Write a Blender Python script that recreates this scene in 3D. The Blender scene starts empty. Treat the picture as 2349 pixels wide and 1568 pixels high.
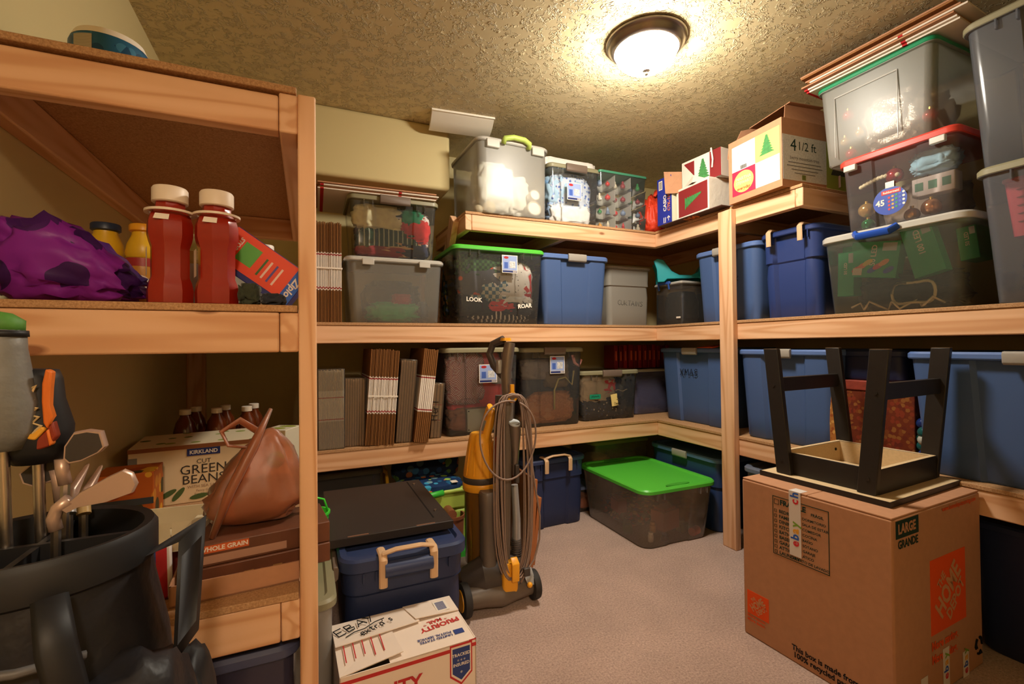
import bpy, bmesh, math, random
import numpy as np
from mathutils import Vector, Matrix, noise
C = bpy.context.scene.collection
sc = bpy.context.scene
# ---------------------------------------------------------------- camera, world, exposure
FPX, YAW, PIT, ROL, CZ, SY = 1069.5129, 23.8583, -.7071, -.6039, 1.1236, -5.7567
_y, _t, _r = (math.radians(a) for a in (YAW, PIT, ROL))
FW = Vector((math.sin(_y)*math.cos(_t), math.cos(_y)*math.cos(_t), -math.sin(_t)))
_R0 = Vector((math.cos(_y), -math.sin(_y), 0)); _U0 = _R0.cross(FW)
RT = _R0*math.cos(_r) + _U0*math.sin(_r); UP = -_R0*math.sin(_r) + _U0*math.cos(_r)
CAM = Vector((0, 0, CZ))
cd = bpy.data.cameras.new('camera'); cam = bpy.data.objects.new('camera', cd); C.objects.link(cam)
cd.sensor_width = 36; cd.lens = FPX/2349*36; cd.shift_y = SY/2349; cd.clip_start = .02
cam.matrix_world = Matrix(((RT.x, UP.x, -FW.x, 0), (RT.y, UP.y, -FW.y, 0), (RT.z, UP.z, -FW.z, CZ), (0, 0, 0, 1)))
sc.camera = cam
w = bpy.data.worlds.new('world'); sc.world = w; w.use_nodes = True
w.node_tree.nodes['Background'].inputs[0].default_value = (.9, .7, .5, 1)
w.node_tree.nodes['Background'].inputs[1].default_value = .02
sc.view_settings.view_transform = 'Standard'; sc.view_settings.look = 'None'
sc.view_settings.exposure = 2.0; sc.view_settings.gamma = 1
LAMP_STRENGTH, FILL_WATTS = 52.0, 25.0
LAMP_COLOR = (1.0, .91, .77)
try:
    sc.cycles.transparent_max_bounces = 24; sc.cycles.max_bounces = 10; sc.cycles.diffuse_bounces = 6
    sc.cycles.caustics_reflective = False; sc.cycles.caustics_refractive = False
    sc.cycles.sample_clamp_indirect = 4
except Exception:
    pass

def ray(u, v): return FW + RT*((u-1174.5)/FPX) - UP*((v-784-SY)/FPX)
def atX(u, v, x): d = ray(u, v); return CAM + d*(x/d.x)      # pixel direction meets a plane of the room
def atY(u, v, y): d = ray(u, v); return CAM + d*(y/d.y)
def atZ(u, v, z): d = ray(u, v); return CAM + d*((z-CZ)/d.z)

# ---------------------------------------------------------------- helpers
def lin(c):
    return tuple((x/255/12.92 if x <= 10 else ((x/255+.055)/1.055)**2.4) for x in c[:3]) + (1,)
def T(x=0, y=0, z=0): return Matrix.Translation((x, y, z))
def Rz(a): return Matrix.Rotation(math.radians(a), 4, 'Z')
def Rx(a): return Matrix.Rotation(math.radians(a), 4, 'X')
def Ry(a): return Matrix.Rotation(math.radians(a), 4, 'Y')

class M:
    def __init__(s): s.v = []; s.f = []
    def add(s, vs, fs, mx=None):
        n = len(s.v)
        s.v += [tuple(mx @ Vector(p)) if mx is not None else tuple(p) for p in vs]
        s.f += [tuple(i+n for i in f) for f in fs]
        return s
    def box(s, x0, x1, y0, y1, z0, z1, mx=None):
        return s.add([(x0,y0,z0),(x1,y0,z0),(x1,y1,z0),(x0,y1,z0),(x0,y0,z1),(x1,y0,z1),(x1,y1,z1),(x0,y1,z1)],
                     [(3,2,1,0),(4,5,6,7),(0,1,5,4),(1,2,6,5),(2,3,7,6),(3,0,4,7)], mx)
    def loft(s, rings, cap0=True, cap1=True, closed=True, mx=None):
        n = len(rings[0]); vs = [p for r in rings for p in r]; fs = []
        for k in range(len(rings)-1):
            for i in range(n if closed else n-1):
                j = (i+1) % n
                fs.append((k*n+i, k*n+j, (k+1)*n+j, (k+1)*n+i))
        if cap0: fs.append(tuple(range(n-1, -1, -1)))
        if cap1: fs.append(tuple(range((len(rings)-1)*n, len(rings)*n)))
        return s.add(vs, fs, mx)
    def lathe(s, prof, n=24, mx=None, cap0=True, cap1=True):
        return s.loft([[(r*math.cos(2*math.pi*i/n), r*math.sin(2*math.pi*i/n), z) for i in range(n)] for r, z in prof], cap0, cap1, True, mx)
    def cyl(s, p0, p1, r0, r1=None, n=16):
        return s.tube([p0, p1], [r0, r0 if r1 is None else r1], n)
    def tube(s, pts, r, n=8, cap=True, flat=1.0):
        pts = [Vector(p) for p in pts]; rs = r if isinstance(r, (list, tuple)) else [r]*len(pts)
        rings = []; up = None
        for i, p in enumerate(pts):
            d = (pts[min(i+1, len(pts)-1)] - pts[max(i-1, 0)])
            d = d.normalized() if d.length > 1e-9 else Vector((0, 0, 1))
            if up is None: up = Vector((0, 0, 1)) if abs(d.z) < .9 else Vector((1, 0, 0))
            a = d.cross(up)
            if a.length < 1e-6: a = d.cross(Vector((0, 1, 0)))
            a.normalize(); b = a.cross(d).normalized(); up = b
            rings.append([tuple(p + (a*math.cos(2*math.pi*k/n) + b*math.sin(2*math.pi*k/n)*flat)*rs[i]) for k in range(n)])
        return s.loft(rings, cap, cap)
    def prism(s, poly, z0, z1, mx=None):
        return s.loft([[(x, y, z0) for x, y in poly], [(x, y, z1) for x, y in poly]], mx=mx)
    def ball(s, c, r, n=12, sz=1.0):
        pr = [(max(r*math.sin(math.pi*i/n), 1e-4), -r*sz*math.cos(math.pi*i/n)) for i in range(n+1)]
        return s.lathe(pr, n*2, T(*c))
    def build(s, name, mat, parent=None, smooth=False, bevel=0, seg=2, label=None):
        me = bpy.data.meshes.new(name); me.from_pydata(s.v, [], s.f); me.validate(); me.update()
        return link_mesh(name, me, mat, parent, smooth, bevel, seg, label)

def link_mesh(name, me, mat, parent=None, smooth=False, bevel=0, seg=2, label=None):
    bm = bmesh.new(); bm.from_mesh(me); bmesh.ops.recalc_face_normals(bm, faces=bm.faces); bm.to_mesh(me); bm.free()
    o = bpy.data.objects.new(name, me); C.objects.link(o)
    if mat is not None: me.materials.append(mat)
    if smooth:
        for p in me.polygons: p.use_smooth = True
        if smooth != 'all': me.set_sharp_from_angle(angle=math.radians(38))
    if bevel:
        b = o.modifiers.new('bevel', 'BEVEL'); b.width = bevel; b.segments = seg; b.limit_method = 'ANGLE'; b.angle_limit = math.radians(40)
        b.harden_normals = False
        for p in me.polygons: p.use_smooth = True
        me.set_sharp_from_angle(angle=math.radians(60))
    if parent is not None: o.parent = parent
    if label: o['label'] = label
    return o

def tag(o, label, cat, group=None, kind=None):
    if label: o['label'] = label
    if cat: o['category'] = cat
    if group: o['group'] = group
    if kind: o['kind'] = kind
    return o
def thing(name, label, cat, loc=(0,0,0), rz=0, group=None, rx=0, ry=0, mw=None):
    o = bpy.data.objects.new(name, None); C.objects.link(o); o.empty_display_size = .05
    if mw is not None: o.matrix_world = mw
    else:
        o.location = loc; o.rotation_euler = (math.radians(rx), math.radians(ry), math.radians(rz))
    return tag(o, label, cat, group)
def struct(o): o['kind'] = 'structure'; return o
def copy_tree(o, parent=None):
    c = o.copy(); C.objects.link(c); c.parent = parent
    for ch in list(o.children): copy_tree(ch, c)
    return c

def rrect(w, d, r, n=5, rec=None):
    """rounded rectangle; rec=(width, depth) recesses the middle of the two long sides, bins' flutes"""
    r = max(min(r, w/2-1e-4, d/2-1e-4), 1e-4); pts = []
    def arc(cx, cy, a0):
        for i in range(n+1):
            a = math.radians(a0 + 90*i/n); pts.append((cx+r*math.cos(a), cy+r*math.sin(a)))
    arc(w/2-r, d/2-r, 0)
    if rec: q, e = rec; pts.extend([(q/2+e, d/2), (q/2, d/2-e), (-q/2, d/2-e), (-q/2-e, d/2)])
    arc(-w/2+r, d/2-r, 90); arc(-w/2+r, -d/2+r, 180)
    if rec: pts.extend([(-q/2-e, -d/2), (-q/2, -d/2+e), (q/2, -d/2+e), (q/2+e, -d/2)])
    arc(w/2-r, -d/2+r, 270)
    return pts
def ring(w, d, r, z, n=5, rec=None): return [(x, y, z) for x, y in rrect(w, d, r, n, rec)]

FONT_CACHE = {}
def text(s, size, mat, parent, pos, xd, ud, align='CENTER', bold=0, name='lettering', wx=1.0, slant=0):
    """flat lettering: pos = anchor, xd = reading direction, ud = up direction (parent's space)"""
    cu = bpy.data.curves.new('t', 'FONT'); cu.body = s; cu.size = size; cu.align_x = align; cu.align_y = 'CENTER'
    cu.offset = bold*size; cu.resolution_u = 2; cu.shear = slant
    ob = bpy.data.objects.new('t', cu); C.objects.link(ob)
    me = bpy.data.meshes.new_from_object(ob)
    bpy.data.objects.remove(ob); bpy.data.curves.remove(cu)
    x = Vector(xd).normalized(); u = Vector(ud).normalized(); n = x.cross(u)
    me.transform(Matrix(((x.x*wx, u.x, n.x, pos[0]), (x.y*wx, u.y, n.y, pos[1]), (x.z*wx, u.z, n.z, pos[2]), (0, 0, 0, 1))))
    o = bpy.data.objects.new(name, me); C.objects.link(o); me.materials.clear(); me.materials.append(mat)
    if parent is not None: o.parent = parent
    return o
def disc(parent, nm, m_, cx, cz, rx, rz, y, ang=0, n=16):
    '''flat printed ellipse on a face y = const'''
    ca, sa = math.cos(ang), math.sin(ang); P = [(rx*math.cos(i*2*math.pi/n), rz*math.sin(i*2*math.pi/n)) for i in range(n)]
    Q = [(cx+a*ca-b*sa, cz+a*sa+b*ca) for a, b in P]
    return M().loft([[(a, y, b) for a, b in Q], [(a, y-.0005, b) for a, b in Q]]).build(nm, m_, parent)
def strokes(lines, mat, parent, pos, xd, ud, r, name='handwriting'):
    x = Vector(xd).normalized(); u = Vector(ud).normalized(); p = Vector(pos); m = M()
    for l in lines:
        m.tube([p + x*a + u*b for a, b in l], r, 5)
    return m.build(name, mat, parent)
LET = {  # single stroke capitals on a 0..1 grid for marker handwriting
 'A': [[(0,0),(.4,1),(.8,0)],[(.15,.38),(.65,.38)]], 'B': [[(0,0),(0,1),(.5,.9),(.5,.6),(0,.5),(.65,.35),(.55,.05),(0,0)]],
 'C': [[(.7,.85),(.4,1),(.05,.7),(.05,.3),(.4,0),(.7,.15)]], 'E': [[(.65,1),(0,1),(0,0),(.65,0)],[(0,.52),(.5,.52)]],
 'I': [[(.3,1),(.3,0)]], 'K': [[(0,0),(0,1)],[(.6,1),(0,.45),(.65,0)]], 'M': [[(0,0),(.1,1),(.4,.4),(.7,1),(.8,0)]], 'N': [[(0,0),(0,1),(.6,0),(.6,1)]],
 'P': [[(0,0),(0,1),(.55,.9),(.5,.55),(0,.45)]], 'R': [[(0,0),(0,1),(.55,.9),(.5,.55),(0,.45),(.65,0)]], 'S': [[(.65,.85),(.35,1),(.05,.8),(.35,.52),(.65,.25),(.35,0),(0,.15)]],
 'T': [[(0,1),(.8,1)],[(.4,1),(.4,0)]], 'U': [[(0,1),(0,.2),(.35,0),(.65,.2),(.65,1)]], 'X': [[(0,1),(.7,0)],[(.7,1),(0,0)]], 'Y': [[(0,1),(.35,.5)],[(.7,1),(.2,-.1)]],
 '.': [[(.1,0),(.15,.08)]], 'e': [[(.05,.3),(.5,.35),(.4,.6),(.15,.6),(.05,.25),(.25,0),(.5,.1)]], 'x': [[(0,.6),(.45,0)],[(.45,.6),(0,0)]], 't': [[(.2,.9),(.2,.1),(.4,0)],[(0,.62),(.45,.62)]],
 'r': [[(.05,.6),(.05,0)],[(.05,.4),(.2,.6),(.4,.55)]], 'a': [[(.45,.6),(.15,.6),(.05,.2),(.25,0),(.45,.25),(.45,.6),(.5,0)]], "'": [[(.1,1),(.05,.8)]], 's': [[(.4,.55),(.15,.6),(.1,.4),(.4,.2),(.3,0),(.05,.05)]],
 'H': [[(0,0),(0,1)],[(.6,0),(.6,1)],[(0,.5),(.6,.5)]], '3': [[(.05,.9),(.4,1),(.5,.75),(.2,.55),(.5,.3),(.35,0),(0,.1)]], '2': [[(.05,.8),(.3,1),(.5,.75),(0,0),(.55,0)]], 'D': [[(0,0),(0,1),(.5,.8),(.5,.2),(0,0)]], 'c': [[(.4,.5),(.2,.6),(.05,.3),(.2,0),(.4,.1)]], 'm': [[(0,0),(.05,.6),(.2,.1),(.35,.6),(.45,0)]], 'b': [[(0,1),(0,0),(.4,.2),(.3,.5),(0,.4)]]}
def hand(s, h, mat, parent, pos, xd, ud, r, gap=.95):
    ls = []; cx = 0
    for ch in s:
        for l in LET.get(ch, []): ls.append([(cx + a*h, b*h) for a, b in l])
        cx += h*gap*(.62 if ch.islower() or ch in "I.'" else .95)
    return strokes(ls, mat, parent, pos, xd, ud, r)

# ---------------------------------------------------------------- materials
MATS = {}
def nt(name):
    m = bpy.data.materials.new(name); m.use_nodes = True
    return m, m.node_tree.nodes, m.node_tree.links, m.node_tree.nodes['Principled BSDF']
def mat(name, col=(200,200,200), rough=.5, spec=.4, metal=0, bump=None, vary=None, coat=0, emit=None, sheen=0):
    if name in MATS: return MATS[name]
    m, N, L, b = nt(name)
    b.inputs['Base Color'].default_value = lin(col); b.inputs['Roughness'].default_value = rough
    b.inputs['Specular IOR Level'].default_value = spec; b.inputs['Metallic'].default_value = metal
    b.inputs['Coat Weight'].default_value = coat; b.inputs['Sheen Weight'].default_value = sheen
    if emit: b.inputs['Emission Color'].default_value = tuple(emit[:3])+(1,); b.inputs['Emission Strength'].default_value = emit[3]
    if bump or vary: tc = N.new('ShaderNodeTexCoord')
    if vary:
        n = N.new('ShaderNodeTexNoise'); n.inputs['Scale'].default_value = vary[0]; n.inputs['Detail'].default_value = 3
        L.new(tc.outputs['Object'], n.inputs['Vector'])
        mx = N.new('ShaderNodeMix'); mx.data_type = 'RGBA'
        a = vary[1]; mx.inputs[6].default_value = lin([c*(1-a) for c in col]); mx.inputs[7].default_value = lin([min(255, c*(1+a)) for c in col])
        L.new(n.outputs['Fac'], mx.inputs[0]); L.new(mx.outputs[2], b.inputs['Base Color'])
    if bump:
        n2 = N.new('ShaderNodeTexNoise'); n2.inputs['Scale'].default_value = bump[0]; n2.inputs['Detail'].default_value = 4
        L.new(tc.outputs['Object'], n2.inputs['Vector'])
        bp = N.new('ShaderNodeBump'); bp.inputs['Strength'].default_value = bump[1]; bp.inputs['Distance'].default_value = bump[2] if len(bump) > 2 else .004
        L.new(n2.outputs['Fac'], bp.inputs['Height']); L.new(bp.outputs[0], b.inputs['Normal'])
    MATS[name] = m; return m
def clear(name, col=(225,225,222), a=.25, rough=.18, tint=(252,252,250), spec=.5):
    """thin translucent plastic: some light passes straight, some scatters, the surface shines"""
    if name in MATS: return MATS[name]
    m, N, L, b = nt(name)
    b.inputs['Base Color'].default_value = lin(col); b.inputs['Roughness'].default_value = rough; b.inputs['Specular IOR Level'].default_value = spec
    out = N['Material Output']; tr = N.new('ShaderNodeBsdfTransparent'); tr.inputs[0].default_value = lin(tint)
    tl = N.new('ShaderNodeBsdfTranslucent'); tl.inputs[0].default_value = lin(col)
    ad = N.new('ShaderNodeMixShader'); ad.inputs[0].default_value = .35; L.new(b.outputs[0], ad.inputs[1]); L.new(tl.outputs[0], ad.inputs[2])
    mx = N.new('ShaderNodeMixShader'); mx.inputs[0].default_value = a
    L.new(tr.outputs[0], mx.inputs[1]); L.new(ad.outputs[0], mx.inputs[2])
    gl = N.new('ShaderNodeBsdfGlossy'); gl.inputs['Roughness'].default_value = rough; gl.inputs[0].default_value = (.9,.9,.9,1)
    fr = N.new('ShaderNodeFresnel'); fr.inputs[0].default_value = 1.4
    m2 = N.new('ShaderNodeMixShader'); L.new(fr.outputs[0], m2.inputs[0]); L.new(mx.outputs[0], m2.inputs[1]); L.new(gl.outputs[0], m2.inputs[2])
    L.new(m2.outputs[0], out.inputs[0]); MATS[name] = m; return m
def ramp(N, L, fac, stops):
    r = N.new('ShaderNodeValToRGB'); r.color_ramp.elements[0].position = stops[0][0]; r.color_ramp.elements[0].color = lin(stops[0][1])
    r.color_ramp.elements[1].position = stops[-1][0]; r.color_ramp.elements[1].color = lin(stops[-1][1])
    for p, c in stops[1:-1]: e = r.color_ramp.elements.new(p); e.color = lin(c)
    L.new(fac, r.inputs[0]); return r
def wood(name, axis, tone=1.0):
    m, N, L, b = nt(name)
    tc = N.new('ShaderNodeTexCoord'); mp = N.new('ShaderNodeMapping')
    s = [1, 1, 1]; s[axis] = .055; mp.inputs['Scale'].default_value = s; L.new(tc.outputs['Object'], mp.inputs[0])
    n = N.new('ShaderNodeTexNoise'); n.inputs['Scale'].default_value = 15; n.inputs['Detail'].default_value = 1.5; n.inputs['Distortion'].default_value = .25; L.new(mp.outputs[0], n.inputs[0])
    mul = N.new('ShaderNodeMath'); mul.operation = 'MULTIPLY'; mul.inputs[1].default_value = 30; L.new(n.outputs[0], mul.inputs[0])
    sn = N.new('ShaderNodeMath'); sn.operation = 'SINE'; L.new(mul.outputs[0], sn.inputs[0])
    mr = N.new('ShaderNodeMapRange'); mr.inputs[1].default_value = -1; mr.inputs[2].default_value = 1; L.new(sn.outputs[0], mr.inputs[0])
    k = tone
    r = ramp(N, L, mr.outputs[0], [(0, (226*k,182*k,144*k)), (.6, (220*k,174*k,134*k)), (1, (206*k,154*k,112*k))])
    mp2 = N.new('ShaderNodeMapping'); s2 = [1, 1, 1]; s2[axis] = .42; mp2.inputs['Scale'].default_value = s2; mp2.inputs['Location'].default_value = (.13, .21, .37); L.new(tc.outputs['Object'], mp2.inputs[0])
    vo = N.new('ShaderNodeTexVoronoi'); vo.inputs['Scale'].default_value = 6.5; L.new(mp2.outputs[0], vo.inputs[0])
    kn = N.new('ShaderNodeMapRange'); kn.inputs[1].default_value = .05; kn.inputs[2].default_value = .085; kn.inputs[3].default_value = .8; kn.inputs[4].default_value = 0; L.new(vo.outputs['Distance'], kn.inputs[0])
    mx = N.new('ShaderNodeMix'); mx.data_type = 'RGBA'; L.new(kn.outputs[0], mx.inputs[0]); L.new(r.outputs[0], mx.inputs[6]); mx.inputs[7].default_value = lin((120*k,66*k,34*k))
    L.new(mx.outputs[2], b.inputs['Base Color']); b.inputs['Roughness'].default_value = .55; b.inputs['Specular IOR Level'].default_value = .25
    bp = N.new('ShaderNodeBump'); bp.inputs['Strength'].default_value = .08; bp.inputs['Distance'].default_value = .002; L.new(sn.outputs[0], bp.inputs['Height']); L.new(bp.outputs[0], b.inputs['Normal'])
    MATS[name] = m; return m
def speckle(name, c1, c2, c3, scale, rough=.7, bump=.2):
    m, N, L, b = nt(name); tc = N.new('ShaderNodeTexCoord')
    n = N.new('ShaderNodeTexNoise'); n.inputs['Scale'].default_value = scale; n.inputs['Detail'].default_value = 4; n.inputs['Roughness'].default_value = .75; L.new(tc.outputs['Object'], n.inputs[0])
    r = ramp(N, L, n.outputs[0], [(.32, c1), (.5, c2), (.68, c3)]); L.new(r.outputs[0], b.inputs['Base Color'])
    b.inputs['Roughness'].default_value = rough; b.inputs['Specular IOR Level'].default_value = .2
    bp = N.new('ShaderNodeBump'); bp.inputs['Strength'].default_value = bump; bp.inputs['Distance'].default_value = .003; L.new(n.outputs[0], bp.inputs['Height']); L.new(bp.outputs[0], b.inputs['Normal'])
    MATS[name] = m; return m
def stripes(name, cols, scale, axis=2, rough=.85, dist=0):
    """woven or printed bands of flat colour"""
    if name in MATS: return MATS[name]
    m, N, L, b = nt(name); tc = N.new('ShaderNodeTexCoord'); sp = N.new('ShaderNodeSeparateXYZ'); L.new(tc.outputs['Object'], sp.inputs[0])
    mu = N.new('ShaderNodeMath'); mu.operation = 'MULTIPLY'; mu.inputs[1].default_value = scale; L.new(sp.outputs[axis], mu.inputs[0])
    fr = N.new('ShaderNodeMath'); fr.operation = 'FRACT'; L.new(mu.outputs[0], fr.inputs[0])
    r = N.new('ShaderNodeValToRGB'); r.color_ramp.interpolation = 'CONSTANT'; k = len(cols)
    r.color_ramp.elements[0].color = lin(cols[0]); r.color_ramp.elements[1].position = 1/k; r.color_ramp.elements[1].color = lin(cols[1])
    for i in range(2, k): e = r.color_ramp.elements.new(i/k); e.color = lin(cols[i])
    L.new(fr.outputs[0], r.inputs[0]); L.new(r.outputs[0], b.inputs['Base Color']); b.inputs['Roughness'].default_value = rough; b.inputs['Specular IOR Level'].default_value = .15
    MATS[name] = m; return m
def checks(name, c1, c2, scale, rough=.85):
    if name in MATS: return MATS[name]
    m, N, L, b = nt(name); tc = N.new('ShaderNodeTexCoord'); n = N.new('ShaderNodeTexChecker'); n.inputs['Scale'].default_value = scale
    n.inputs[1].default_value = lin(c1); n.inputs[2].default_value = lin(c2); L.new(tc.outputs['Object'], n.inputs[0]); L.new(n.outputs[0], b.inputs['Base Color']); b.inputs['Roughness'].default_value = rough
    MATS[name] = m; return m
def spots(name, base, cols, scale, thr=.35, rough=.85):
    """printed spots of several colours on a base colour"""
    if name in MATS: return MATS[name]
    m, N, L, b = nt(name); tc = N.new('ShaderNodeTexCoord'); v = N.new('ShaderNodeTexVoronoi'); v.inputs['Scale'].default_value = scale; L.new(tc.outputs['Object'], v.inputs[0])
    sp = N.new('ShaderNodeSeparateColor'); L.new(v.outputs['Color'], sp.inputs[0])
    r = N.new('ShaderNodeValToRGB'); r.color_ramp.interpolation = 'CONSTANT'; k = max(len(cols), 2); cols = list(cols)*2 if len(cols) < 2 else cols
    r.color_ramp.elements[0].color = lin(cols[0]); r.color_ramp.elements[1].position = 1/k; r.color_ramp.elements[1].color = lin(cols[1])
    for i in range(2, len(cols)): e = r.color_ramp.elements.new(i/k); e.color = lin(cols[i])
    L.new(sp.outputs[0], r.inputs[0])
    lt = N.new('ShaderNodeMath'); lt.operation = 'LESS_THAN'; lt.inputs[1].default_value = thr; L.new(v.outputs['Distance'], lt.inputs[0])
    mx = N.new('ShaderNodeMix'); mx.data_type = 'RGBA'; mx.inputs[6].default_value = lin(base); L.new(lt.outputs[0], mx.inputs[0]); L.new(r.outputs[0], mx.inputs[7]); L.new(mx.outputs[2], b.inputs['Base Color'])
    b.inputs['Roughness'].default_value = rough; b.inputs['Specular IOR Level'].default_value = .2
    MATS[name] = m; return m

WX, WY, WZ = wood('pine_along_x', 0), wood('pine_along_y', 1), wood('pine_along_z', 2)
WEND = mat('pine_end_grain', (214,164,124), .65, .2, vary=(60, .12))
PB = speckle('particle_board', (150,108,72), (178,136,96), (200,160,118), 220)
WALL = mat('wall_paint', (208,192,142), .6, .25, bump=(90, .05, .002))
def ceiling_mat():
    m, N, L, b = nt('ceiling_texture'); tc = N.new('ShaderNodeTexCoord')
    n = N.new('ShaderNodeTexNoise'); n.inputs['Scale'].default_value = 30; n.inputs['Detail'].default_value = 2; n.inputs['Distortion'].default_value = 1.6; L.new(tc.outputs['Object'], n.inputs[0])
    s = N.new('ShaderNodeMath'); s.operation = 'SUBTRACT'; s.inputs[1].default_value = .5; L.new(n.outputs[0], s.inputs[0])
    a = N.new('ShaderNodeMath'); a.operation = 'ABSOLUTE'; L.new(s.outputs[0], a.inputs[0])
    mr = N.new('ShaderNodeMapRange'); mr.inputs[1].default_value = 0; mr.inputs[2].default_value = .075; mr.inputs[3].default_value = 1; mr.inputs[4].default_value = 0; mr.interpolation_type = 'SMOOTHSTEP'; L.new(a.outputs[0], mr.inputs[0])
    n2 = N.new('ShaderNodeTexNoise'); n2.inputs['Scale'].default_value = 26; n2.inputs['Detail'].default_value = 1; L.new(tc.outputs['Object'], n2.inputs[0])
    g = N.new('ShaderNodeMapRange'); g.inputs[1].default_value = .42; g.inputs[2].default_value = .52; L.new(n2.outputs[0], g.inputs[0])
    mu = N.new('ShaderNodeMath'); mu.operation = 'MULTIPLY'; L.new(mr.outputs[0], mu.inputs[0]); L.new(g.outputs[0], mu.inputs[1])
    bp = N.new('ShaderNodeBump'); bp.inputs['Strength'].default_value = .85; bp.inputs['Distance'].default_value = .006; L.new(mu.outputs[0], bp.inputs['Height']); L.new(bp.outputs[0], b.inputs['Normal'])
    b.inputs['Base Color'].default_value = lin((208,192,152)); b.inputs['Roughness'].default_value = .45; b.inputs['Specular IOR Level'].default_value = .35
    return m
def carpet_mat():
    m, N, L, b = nt('carpet_pile'); tc = N.new('ShaderNodeTexCoord')
    n = N.new('ShaderNodeTexNoise'); n.inputs['Scale'].default_value = 130; n.inputs['Detail'].default_value = 5; n.inputs['Roughness'].default_value = .8; L.new(tc.outputs['Object'], n.inputs[0])
    n2 = N.new('ShaderNodeTexNoise'); n2.inputs['Scale'].default_value = 4; n2.inputs['Detail'].default_value = 3; n2.inputs['Distortion'].default_value = .3; L.new(tc.outputs['Object'], n2.inputs[0])
    r = ramp(N, L, n.outputs[0], [(.3, (150,116,104)), (.5, (208,174,158)), (.7, (240,214,198))])
    r2 = ramp(N, L, n2.outputs[0], [(.3, (232,232,232)), (.7, (255,255,255))])
    mx = N.new('ShaderNodeMix'); mx.data_type = 'RGBA'; mx.blend_type = 'MULTIPLY'; mx.inputs[0].default_value = 1; L.new(r.outputs[0], mx.inputs[6]); L.new(r2.outputs[0], mx.inputs[7]); L.new(mx.outputs[2], b.inputs['Base Color'])
    b.inputs['Roughness'].default_value = .95; b.inputs['Specular IOR Level'].default_value = .05; b.inputs['Sheen Weight'].default_value = .3
    bp = N.new('ShaderNodeBump'); bp.inputs['Strength'].default_value = .9; bp.inputs['Distance'].default_value = .008; L.new(n.outputs[0], bp.inputs['Height']); L.new(bp.outputs[0], b.inputs['Normal'])
    return m
KRAFT = mat('kraft_board', (180,132,100), .8, .15, vary=(40, .05)); KRAFT2 = mat('kraft_dark', (150,104,64), .85, .1, vary=(80, .12))
WHITE = mat('white_card', (232,222,208), .6, .3); BLACK = mat('black_ink', (14,14,16), .6, .2); RED = mat('red_ink', (176,30,34), .6); NAVY = mat('navy_ink', (30,44,104), .6)
ORANGE = mat('orange_ink', (226,84,30), .7, .2); GREENINK = mat('dark_green_ink', (26,52,44), .7, .2)
CLEAR = clear('clear_plastic', a=.07, rough=.12); FROST = clear('frosted_plastic', (224,222,214), a=.24, rough=.3); FROST2 = clear('milky_plastic', (230,226,218), a=.5, rough=.35)
FROSTM = clear('frosted_milky', (228,224,214), a=.36, rough=.4)
LIDWHITE = clear('white_lid_plastic', (236,232,222), a=.85, rough=.3)
OLIVE = mat('olive_lid', (138,132,104), .4); LATCH = mat('taupe_latch', (110,94,82), .45)
BLUE = mat('blue_tote', (68,92,138), .42, .4, bump=(400, .05, .001)); BLUELID = mat('blue_tote_lid', (88,114,168), .4); NAVYP = mat('navy_tote', (38,48,82), .42, bump=(400, .05, .001)); NAVYLID = mat('navy_tote_lid', (46,58,94), .4)
DBLUE = mat('royal_tote', (40,58,112), .38, bump=(300, .05, .001)); TAN = mat('tan_handle', (206,170,132), .5); GREYH = mat('grey_latch', (150,144,136), .5)
GREYT = mat('grey_tote', (136,132,124), .5); GREENLID = mat('green_lid', (84,190,60), .38); STEEL = mat('brushed_steel', (190,180,170), .3, .5, 1.0)

# ---------------------------------------------------------------- the room
XW, XRW, YBW, YFW, ZC = -.605, 2.805, 3.124, -.30, 2.439
def slab(name, x0, x1, y0, y1, z0, z1, m): return struct(M().box(x0, x1, y0, y1, z0, z1).build(name, m))
slab('floor', XW-.1, XRW+.1, -2.6, YBW+.1, -.1, 0, carpet_mat())
slab('ceiling', XW-.1, XRW+.1, -2.6, YBW+.1, ZC, ZC+.1, ceiling_mat())
slab('wall_left', XW-.1, XW, -2.6, YBW, 0, ZC, WALL)
slab('wall_back', XW-.1, XRW+.1, YBW, YBW+.1, 0, ZC, WALL)
slab('wall_right', XRW, XRW+.1, -2.6, YBW, 0, ZC, WALL)
wf = M(); wf.box(.52, XRW, YFW-.11, YFW, 0, ZC); wf.box(XW, -.42, YFW-.11, YFW, 0, ZC); wf.box(-.42, .52, YFW-.11, YFW, 2.06, ZC)
struct(wf.build('wall_front', WALL))
slab('wall_hall', XW-.1, XRW+.1, -2.7, -2.6, 0, ZC, WALL)
tr = M()
for x0, x1 in ((-.47, -.42), (.52, .57)): tr.box(x0, x1, YFW, YFW+.012, 0, 2.11)
tr.box(-.47, .57, YFW, YFW+.012, 2.06, 2.11)
struct(tr.build('trim_1', mat('white_trim', (226,216,196), .45), bevel=.003))
# bulkhead boxed in under the ceiling at the back left, bullnose corners
sofr = [[(XW, 2.70, 2.055), (.80, 2.70, 2.055), (.80, YBW, 2.055), (XW, YBW, 2.055)], [(XW, 2.70, ZC), (.80, 2.70, ZC), (.80, YBW, ZC), (XW, YBW, ZC)]]
so = struct(M().loft(sofr).build('wall_soffit', WALL, bevel=.022, seg=4))

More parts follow.
